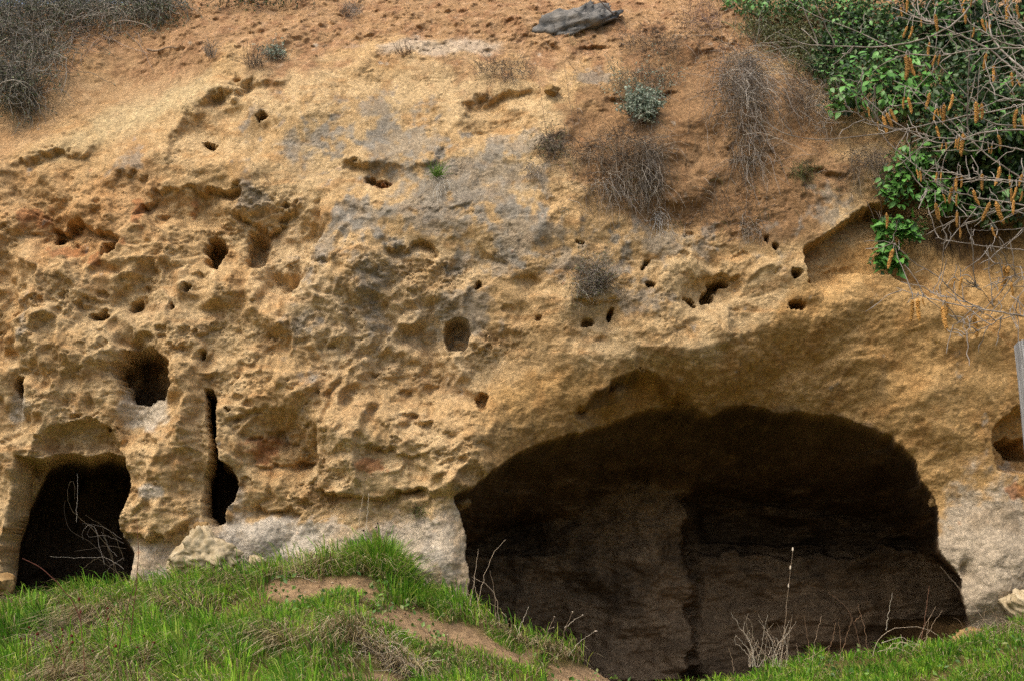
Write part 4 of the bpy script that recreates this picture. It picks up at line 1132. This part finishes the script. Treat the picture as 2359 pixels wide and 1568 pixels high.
def catkin_mesh(seed):
    rr = np.random.default_rng(seed)
    nr, ns = 22, 9
    t = np.linspace(0, 1, nr)
    bend = np.stack([.10 * np.sin(t * 2.2 + seed) * t, .05 * np.sin(t * 3 + 2 * seed) * t, -t], -1)
    rad = .075 * np.clip(np.minimum(t * 7, (1 - t) * 5 + .25), .12, 1) * (1 - .2 * t)
    a = np.arange(ns) * 2 * np.pi / ns
    co = bend[:, None, :] + (rad[:, None] * (1 + .38 * (((np.arange(nr)[:, None] + np.arange(ns)[None]) % 2) - .5) + .15 * rr.normal(0, 1, (nr, ns))))[..., None] * np.stack([np.cos(a), np.sin(a), 0 * a], -1)[None]
    idx = np.arange(nr * ns).reshape(nr, ns)
    q = np.stack([idx[:-1], np.roll(idx[:-1], -1, 1), np.roll(idx[1:], -1, 1), idx[1:]], -1).reshape(-1, 4)
    me = np_mesh('catkin', co.reshape(-1, 3), [q], smooth=False); me.materials.append(M_catkin)
    return me
CK = [catkin_mesh(i) for i in range(5)]
CAT = [(z3, [(1548, 0, 90), (1545, 180, 270), (1580, 180, 280), (1740, 100, 230), (1700, 290, 400), (1740, 380, 470), (1535, 380, 560), (1560, 400, 540), (1550, 670, 790), (1270, 740, 810),
     (1342, 840, 910), (1375, 800, 935), (1400, 780, 900), (1425, 750, 870), (1700, 640, 760), (1738, 760, 840), (1745, 870, 970), (1775, 750, 820), (1802, 720, 860), (1860, 650, 770),
     (1930, 920, 1080), (1905, 950, 1040), (1810, 985, 1050), (2020, 700, 850), (2035, 740, 850), (2090, 370, 490), (2145, 450, 570), (2060, 130, 230), (2120, 170, 225), (2220, 0, 120), (2235, 40, 150),
     (2300, 30, 130), (1930, 60, 170), (1955, -20, 60), (1990, -10, 50), (2265, 500, 600), (2300, 550, 610), (2305, 750, 900), (2340, 790, 915), (2170, 930, 1035), (2130, 1010, 1070), (1608, 1170, 1240), (1632, 1180, 1262),
     (1750, 1190, 1260), (1890, 1220, 1330), (1855, 1290, 1410), (1888, 1340, 1430), (2000, 1310, 1430), (2060, 1200, 1320), (2185, 1150, 1290), (2250, 1210, 1290), (2300, 1290, 1390),
     (2155, 1390, 1560), (2280, 1380, 1490), (2345, 1200, 1300), (1738, 1400, 1530), (1755, 1430, 1520), (1790, 1340, 1410), (1890, 1460, 1575), (1400, 1470, 1580), (1500, 50, 120), (1640, 130, 190), (2005, 190, 270), (2260, 1300, 1400), (2340, 1320, 1400)]),
    (z6, [(1618, 490, 655), (1650, 490, 555), (1790, 545, 725), (1815, 500, 615), (1920, 340, 440), (2005, 610, 770), (2215, 265, 390), (2245, 270, 460), (2262, 380, 480), (1450, 150, 295), (1905, 0, 85), (2130, 0, 85)])]
ncat = 0
for fn, lst in CAT:
    lst = lst + [(zx + R.choice((-1, 1)) * R.uniform(22, 40), za + R.uniform(-6, 14), za + (zb - za) * R.uniform(.7, 1.0)) for zx, za, zb in lst if R.random() < .2]
    for zx, za, zb in lst:
        u0, v0 = fn(zx, za); _, v1 = fn(zx, zb)
        dd = np.hypot(HALL[:, 0] - u0, HALL[:, 1] - v0); k = int(np.argmin(dd))
        y = HALL[k, 2] - .012
        top = at(np.array(u0), np.array(v0), y); bot = at(np.array(u0), np.array(v1), y)
        L = float(top[2] - bot[2])
        c = link('catkin', CK[ncat % 5], None, tree)
        fat = 1.0 if L > .1 else 1.2
        c.matrix_local = Matrix.Translation(Vector(top - torg)) @ Matrix.Rotation(R.gauss(0, .20), 4, 'Y') @ Matrix.Rotation(R.random() * 6.3, 4, 'Z') @ Matrix.Diagonal((min(L, .1) * fat * 1.0, min(L, .1) * fat * 1.0, L, 1))
        # short stalk to the nearest twig
        if 3 < dd[k] < 60:
            src = at(HALL[k:k + 1, 0], HALL[k:k + 1, 1], HALL[k:k + 1, 2])[0]
            t = np.linspace(0, 1, 6)[:, None]
            P = src * (1 - t) + top * t + np.array([0, 0, .012]) * np.sin(t * np.pi)
            co, qd, _ = tubes((P - torg)[None], np.full((1, 6), .0016), None, 4)
            link('catkin_stalk', np_mesh('catkin_stalk', co, [qd]), M_bark, tree)
        ncat += 1

# ------------------------------------------------------------------ wooden post at the right edge
import bmesh
pt = at(np.array(2356.0), np.array(793.0), -13.6); pb_u = at(np.array(2380.0), np.array(1005.0), -13.6)
dirp = (pb_u - pt) / np.linalg.norm(pb_u - pt)
gzp = -1.08
Lp = (pt[2] - gzp) / -dirp[2]
bm = bmesh.new()
bmesh.ops.create_cube(bm, size=1.0)
for v in bm.verts:
    v.co = Vector((v.co.x * .055, v.co.y * .05, v.co.z * 1.0))
bmesh.ops.subdivide_edges(bm, edges=[e for e in bm.edges if abs(e.verts[0].co.z - e.verts[1].co.z) > .5], cuts=24)
for v in bm.verts:
    t = .5 - v.co.z
    v.co.x += .0035 * math.sin(t * 31 + v.co.y * 40); v.co.y += .003 * math.cos(t * 23)
    v.co.z = -t * Lp + (.012 if (v.co.x > 0 and t < .001) else 0)
bmesh.ops.bevel(bm, geom=[e for e in bm.edges if abs(e.verts[0].co.x - e.verts[1].co.x) < .01 and abs(e.verts[0].co.y - e.verts[1].co.y) < .01], offset=.006, segments=2, affect='EDGES')
me = bpy.data.meshes.new('wooden_post'); bm.to_mesh(me); bm.free()
post = link('wooden_post', me, M_post)
post.rotation_euler = Vector((-dirp[0], -dirp[1], -dirp[2])).to_track_quat('Z', 'Y').to_euler()
post.location = pt
tag(post, 'leaning weathered grey wooden stake cut off by the right edge', 'post')

# ------------------------------------------------------------------ stems and stalks in front of the caves
def plant(name, lines, y, label, cat, pal=TWB, heads=None, headcol=(92, 40, 34), r=.004, grp=None):
    """lines: list of measured polylines [(u, v), ...] from the ground up"""
    y0 = y
    b = at(np.array(float(lines[0][0][0])), np.array(float(lines[0][0][1])), y0)
    o = empty(name, b)
    parts = []
    for i, ln in enumerate(lines):
        uv = smooth_line(np.array(ln, float), 14)
        uv[1:] += np.random.default_rng(i + 31).normal(0, 1.1, (13, 2))
        ys = y0 + R.uniform(-.06, .06) + np.linspace(0, R.uniform(-.12, .12), 14)
        P = at(uv[:, 0], uv[:, 1], ys)
        c = pal[R.randrange(len(pal))][None]
        co, qd, cc = tubes((P - b)[None], (r * np.linspace(1, .5, 14))[None], c, 4)
        link('stem', np_mesh('stem', co, [qd], cc), M_twig, o)
        if heads and i in heads:
            h = heads[i]
            for q in range(h[0]):
                k = 13 - q * (2 if h[0] > 1 else 1)
                if k < 3: break
                bm = bmesh.new(); bmesh.ops.create_icosphere(bm, subdivisions=1, radius=1)
                for v in bm.verts:
                    v.co = v.co * (1 + .2 * R.gauss(0, 1)); v.co.x *= h[1]; v.co.y *= h[1]; v.co.z *= h[2]
                mh = bpy.data.meshes.new('seed_head'); bm.to_mesh(mh); bm.free()
                ca = mh.color_attributes.new('Col', 'FLOAT_COLOR', 'POINT')
                ca.data.foreach_set('color', np.tile(np.append(lin(headcol), 1), len(mh.vertices)).astype(np.float32))
                hd = link('seed_head', mh, M_twig, o)
                hd.location = Vector(P[k] - b) + Vector((R.gauss(0, .01), -.01, 0))
    return tag(o, label, cat, grp)

PALE = lin([(196, 178, 152), (170, 150, 126), (212, 200, 178)])
REDB = lin([(104, 66, 54), (88, 58, 50), (120, 84, 66)])
PG = 'dry stalks standing before the caves'
# bramble in the small left cave
plant('dry_bramble', [
 [(262, 1330), (270, 1290), (240, 1240), (205, 1215), (196, 1195), (160, 1180), (148, 1150), (152, 1110), (172, 1085), (176, 1120), (172, 1150)],
 [(280, 1240), (235, 1210), (190, 1205)], [(285, 1290), (270, 1240), (245, 1215), (196, 1185)], [(255, 1300), (225, 1265), (210, 1245), (160, 1225), (145, 1185), (150, 1150)],
 [(290, 1262), (250, 1255), (215, 1262), (172, 1270)], [(275, 1320), (245, 1300), (225, 1282), (190, 1310)], [(285, 1310), (255, 1285), (225, 1280), (180, 1285), (115, 1280)],
 [(240, 1300), (225, 1240), (222, 1210), (200, 1205), (187, 1225), (190, 1240)], [(270, 1280), (252, 1262), (234, 1224)], [(285, 1285), (262, 1296), (240, 1318)],
 [(280, 1340), (262, 1295), (246, 1255), (236, 1214)], [(176, 1200), (178, 1140), (178, 1090)], [(285, 1250), (240, 1228), (205, 1240), (195, 1226), (215, 1210)]],
 -.75, 'arching pale bramble stems in the mouth of the small left cave', 'bramble', TW, None, (92, 40, 34), .0022)
plant('reddish_stalk', [[(195, 1568), (192, 1500), (186, 1440), (183, 1380)], [(186, 1430), (170, 1385), (140, 1350), (105, 1312), (52, 1285)]], -3.6, 'reddish bare stalk with a side stem, in the left corner', 'stalk', REDB, {0: (2, .014, .022)}, r=.009, grp=PG)
plant('reddish_stalk', [[(300, 1480), (306, 1400), (316, 1330), (320, 1240), (312, 1185)]], -3.0, 'tall thin reddish stalk before the rock pier beside the small cave', 'stalk', REDB, None, r=.0075, grp=PG)
plant('reddish_stalk', [[(262, 1568), (275, 1480), (292, 1400), (316, 1330)], [(262, 1560), (250, 1480), (245, 1400)]], -3.4, 'slanting reddish stalk left of the tallest thin one', 'stalk', REDB, {1: (2, .014, .014)}, r=.0075, grp=PG)
for i, (uu_, vv_, dx, lab) in enumerate([(60, 1540, 8, 'thin dark weed stalk in the lower left corner'), (120, 1545, 25, 'weed stalk with dark red heads right of the corner'), (215, 1568, 30, 'branched weed stalk with dark red heads beside the side stemmed one'),
                                        (330, 1560, 5, 'weed stalk with dark red heads below the rock pier'), (150, 1560, -6, 'short weed stalk with dark heads beneath the side stemmed one')]):
    plant('weed_stalk', [[(uu_, vv_), (uu_ + dx * .5, vv_ - 40), (uu_ + dx, vv_ - 95)], [(uu_ + dx * .4, vv_ - 35), (uu_ + dx * .4 - 14, vv_ - 70)], [(uu_ + dx * .5, vv_ - 40), (uu_ + dx + 22, vv_ - 82)]],
          -3.5, lab, 'weed', REDB, {0: (1, .013, .014), 1: (1, .013, .014), 2: (1, .018, .018)}, r=.005, grp=PG)
# curled dry stems left of the tall tussock
plant('dry_bramble', [[(735, 1300), (712, 1265), (715, 1215), (750, 1190), (790, 1195)], [(745, 1300), (720, 1280), (722, 1230), (760, 1200), (800, 1215)], [(760, 1308), (735, 1290), (728, 1250), (745, 1215), (770, 1205)],
 [(770, 1312), (742, 1300), (735, 1270), (745, 1240)], [(830, 1250), (826, 1190), (838, 1140)], [(840, 1250), (845, 1190), (850, 1135)], [(735, 1300), (700, 1280), (680, 1262)], [(780, 1290), (770, 1230), (780, 1180)],
 [(745, 1298), (735, 1230), (765, 1185)], [(752, 1300), (748, 1240), (790, 1200), (815, 1230)]],
 -.75, 'curled whitish dry stems on the mound left of the tallest tussock', 'dry stems', PALE, None, r=.004)
plant('dark_seed_stalk', [[(850, 1290), (846, 1250), (838, 1222)], [(862, 1290), (866, 1240), (872, 1205)], [(875, 1290), (880, 1240), (884, 1180)], [(868, 1290), (872, 1240), (866, 1212)]], -.8, 'dark headed stalks in the tallest tussock', 'stalk', REDB, {0: (1, .014, .014), 1: (1, .014, .014), 3: (1, .014, .014)}, (50, 40, 38), r=.003, grp=PG)
# stalks at the left side of the wide cave mouth
plant('dry_stalk', [[(1082, 1395), (1092, 1330), (1102, 1265)], [(1100, 1385), (1120, 1310), (1140, 1265), (1165, 1242)], [(1150, 1440), (1145, 1380), (1125, 1345), (1085, 1328)], [(1140, 1440), (1140, 1370), (1128, 1312)], [(1085, 1390), (1074, 1345), (1050, 1318)], [(1105, 1420), (1098, 1370), (1090, 1335)]],
 -.9, 'fan of thin dry stalks at the left jamb of the wide cave', 'stalk', PALE, None, r=.0032, grp=PG)
plant('dry_stalk', [[(1250, 1490), (1262, 1450), (1278, 1420)], [(1262, 1448), (1276, 1444)], [(1290, 1500), (1300, 1450), (1320, 1408)], [(1300, 1445), (1318, 1430), (1342, 1415)], [(1190, 1470), (1200, 1435), (1218, 1398)], [(1310, 1510), (1330, 1480), (1372, 1452)], [(1240, 1490), (1235, 1455)]],
 -1.0, 'branched dry weeds on the bank edge before the dark cave', 'weed', PALE, {0: (1, .01, .01), 1: (1, .01, .01), 2: (1, .01, .01), 3: (1, .012, .01), 5: (1, .02, .008)}, (180, 168, 150), r=.003, grp=PG)
# stalks at the right side
plant('seed_grass_stalk', [[(1798, 1540), (1804, 1460), (1812, 1380), (1820, 1320), (1826, 1265)]], -1.2, 'tallest seed headed grass stalk before the dark cave', 'stalk', PALE, {0: (3, .012, .03)}, (206, 192, 170), r=.0032, grp=PG)
bush = []
rb = random.Random(5)
for k in range(34):
    u0 = 1770 + rb.uniform(-45, 45); v0 = 1535
    du = rb.uniform(-55, 55); hh = rb.uniform(30, 125)
    bush.append([(u0, v0), (u0 + du * .2 + rb.uniform(-8, 8), v0 - hh * .45), (u0 + du * .8 + rb.uniform(-14, 14), v0 - hh * .8), (u0 + du + rb.uniform(-12, 12), v0 - hh)])
    if k % 2:
        bush.append([(u0 + du * .2, v0 - hh * .45), (u0 + du * .2 + rb.uniform(-30, 30), v0 - hh * rb.uniform(.6, .9))])
plant('dry_twig_bush', bush, -1.2, 'bushy dry twigs around the tallest seed headed stalk', 'dry bush', PALE, None, r=.0022, grp=PG)
plant('arched_stem', [[(2010, 1510), (2018, 1470), (2050, 1445), (2100, 1440), (2160, 1455), (2180, 1490)], [(2040, 1450), (2048, 1400), (2055, 1365)], [(2030, 1480), (2070, 1465), (2120, 1485)], [(2050, 1500), (2075, 1475), (2120, 1500)], [(2040, 1505), (2050, 1480), (2090, 1478), (2130, 1492)],
 [(2080, 1500), (2075, 1460)], [(2020, 1500), (2060, 1488), (2100, 1505)]], -1.25, 'arching dry stem bowed over the grass at the right of the wide cave', 'dry stem', PALE, None, r=.0036, grp=PG)
plant('dry_stalk', [[(1985, 1510), (1968, 1440), (1950, 1395), (1915, 1370)], [(1968, 1430), (1985, 1415)], [(2000, 1510), (1990, 1440), (1975, 1390)], [(1935, 1510), (1935, 1460), (1930, 1430)], [(1900, 1515), (1915, 1480), (1925, 1435)], [(1940, 1500), (1950, 1460), (1965, 1420)]], -1.2, 'forked dry stalks left of the arching stem', 'stalk', lin([(160, 128, 100), (130, 100, 78)]), None, r=.003, grp=PG)
plant('dry_stalk', [[(1865, 1520), (1858, 1460), (1852, 1418)], [(1870, 1520), (1880, 1460), (1892, 1418)], [(1840, 1520), (1834, 1480)], [(1850, 1520), (1890, 1500), (1910, 1485)], [(1690, 1550), (1686, 1520), (1678, 1490)]], -1.2, 'low thin stalks between the twig bush and the forked stalks', 'stalk', lin([(160, 128, 100), (180, 156, 130)]), None, r=.003, grp=PG)
plant('dry_stalk', [[(2115, 1500), (2130, 1420), (2140, 1350)], [(2120, 1500), (2145, 1440), (2170, 1405)], [(2130, 1490), (2140, 1420)], [(2100, 1500), (2130, 1440), (2155, 1395)]], -1.2, 'upright dry stalks under the right jamb of the wide cave', 'stalk', lin([(150, 112, 90), (180, 156, 130)]), None, r=.003, grp=PG)
plant('dry_stalk', [[(2300, 1470), (2260, 1420), (2215, 1360), (2165, 1305)], [(2290, 1470), (2250, 1400), (2205, 1358), (2200, 1340)], [(2358, 1230), (2335, 1200), (2332, 1160)], [(2330, 1300), (2310, 1285), (2300, 1262)]], -.6, 'pale stalk leaning across the right jamb of the wide cave', 'stalk', PALE, None, r=.003, grp=PG)
# flattened dry mats
def ground_mat(u, v, y, r, n, label, pal=TW):
    p = at(np.array(float(u)), np.array(float(v)), y); x0 = float(p[0]); z0 = float(ground_z(np.array(x0), np.array(y)))
    st = np.stack([x0 + rng.normal(0, r, n), y + rng.normal(0, r * .5, n), np.zeros(n)], -1); st[:, 2] = ground_z(st[:, 0], st[:, 1]) + .03
    P = strands(False, st, np.stack([rng.normal(0, 1, n), rng.normal(-.4, .6, n), rng.uniform(.2, 1.2, n)], -1), rng.uniform(.2, .5, n), 8, .2, .22)
    gz_ = ground_z(P[..., 0], P[..., 1]) + .02
    P[..., 2] = np.maximum(P[..., 2], gz_)
    b = np.array([x0, y, z0])
    co, qd, cc = tubes(P - b, np.full((n, 1), .0035) * np.linspace(1, .5, 8)[None], pal[rng.integers(0, len(pal), n)] * (.75 + .5 * rng.random((n, 1))))
    o = link('dry_stem_mat', np_mesh('dry_stem_mat', co, [qd], cc), M_twig); o.location = b
    return tag(o, label, 'dry plant', 'dead mats on the bank')
ground_mat(165, 1405, -1.9, .32, 420, 'grey brown mat of dead stems on the grass before the small left cave', lin([(140, 122, 104), (112, 96, 80), (160, 146, 128)]))
ground_mat(2300, 1430, -.8, .30, 380, 'tangle of dead stems below the pale boulder at the lower right', lin([(150, 130, 104), (120, 100, 80), (172, 156, 130)]))
ground_mat(900, 1550, -2.9, .2, 340, 'flattened straw at the lower edge under the mound', PALE)
ground_mat(700, 1275, -.55, .22, 160, 'thin straw fringe at the cliff foot left of the curled stems', PALE)

# ------------------------------------------------------------------ pebbles, clods and broad-leaved weeds on the bank
n = 5200
px = rng.uniform(-6.5, 3.2, n); py_ = rng.uniform(-4.3, -.3, n); pz = ground_z(px, py_)
uu1, vv1 = prj(px, py_, pz)
kp = rng.random(n) < np.clip(bare_mask(uu1, vv1) * 1.1, 0.015, 1)
px, py_, pz = px[kp], py_[kp], pz[kp]; n = len(px)
ico = np.array([(0, 0, 1), (.9, 0, .1), (.2, .9, 0), (-.8, .5, .1), (-.7, -.6, 0), (.3, -.9, .1), (0, 0, -.6)])
icf = np.array([(0, 1, 2), (0, 2, 3), (0, 3, 4), (0, 4, 5), (0, 5, 1), (6, 2, 1), (6, 3, 2), (6, 4, 3), (6, 5, 4), (6, 1, 5)])
szp = .006 + .02 * rng.random(n) ** 3
co = np.stack([px, py_, pz], -1)[:, None] + ico[None] * szp[:, None, None] * rng.uniform(.6, 1.3, (n, 7, 3))
tr = (np.arange(n)[:, None, None] * 7 + icf[None]).reshape(-1, 3)
pc = lin([(170, 142, 108), (140, 112, 82), (190, 172, 142), (120, 100, 78)])[rng.integers(0, 4, n)]
tag(link('pebbles', np_mesh('pebbles', co.reshape(-1, 3), [tr], np.repeat(pc, 7, axis=0), smooth=False), M_soil), 'pebbles and crumbs on the bare earth patches', 'pebbles', kind='stuff')
n = 5200
px = rng.uniform(-7.6, 7.4, n); py_ = rng.uniform(-4.3, -.6, n); pz = ground_z(px, py_)
kp = fbm(px * .9, py_ * .9, 3, 605) > .12
p = np.stack([px, py_, pz + rng.uniform(.03, .16, n)], -1)[kp]
tag(link('weed_leaves', leaf_mesh('weed_leaves', p, .075, lin([(92, 132, 52), (116, 150, 64), (70, 104, 44), (130, 140, 76)]), 0.0), M_leafmass), 'broad leaved weeds mixed into the grass of the bank', 'weeds', kind='stuff')
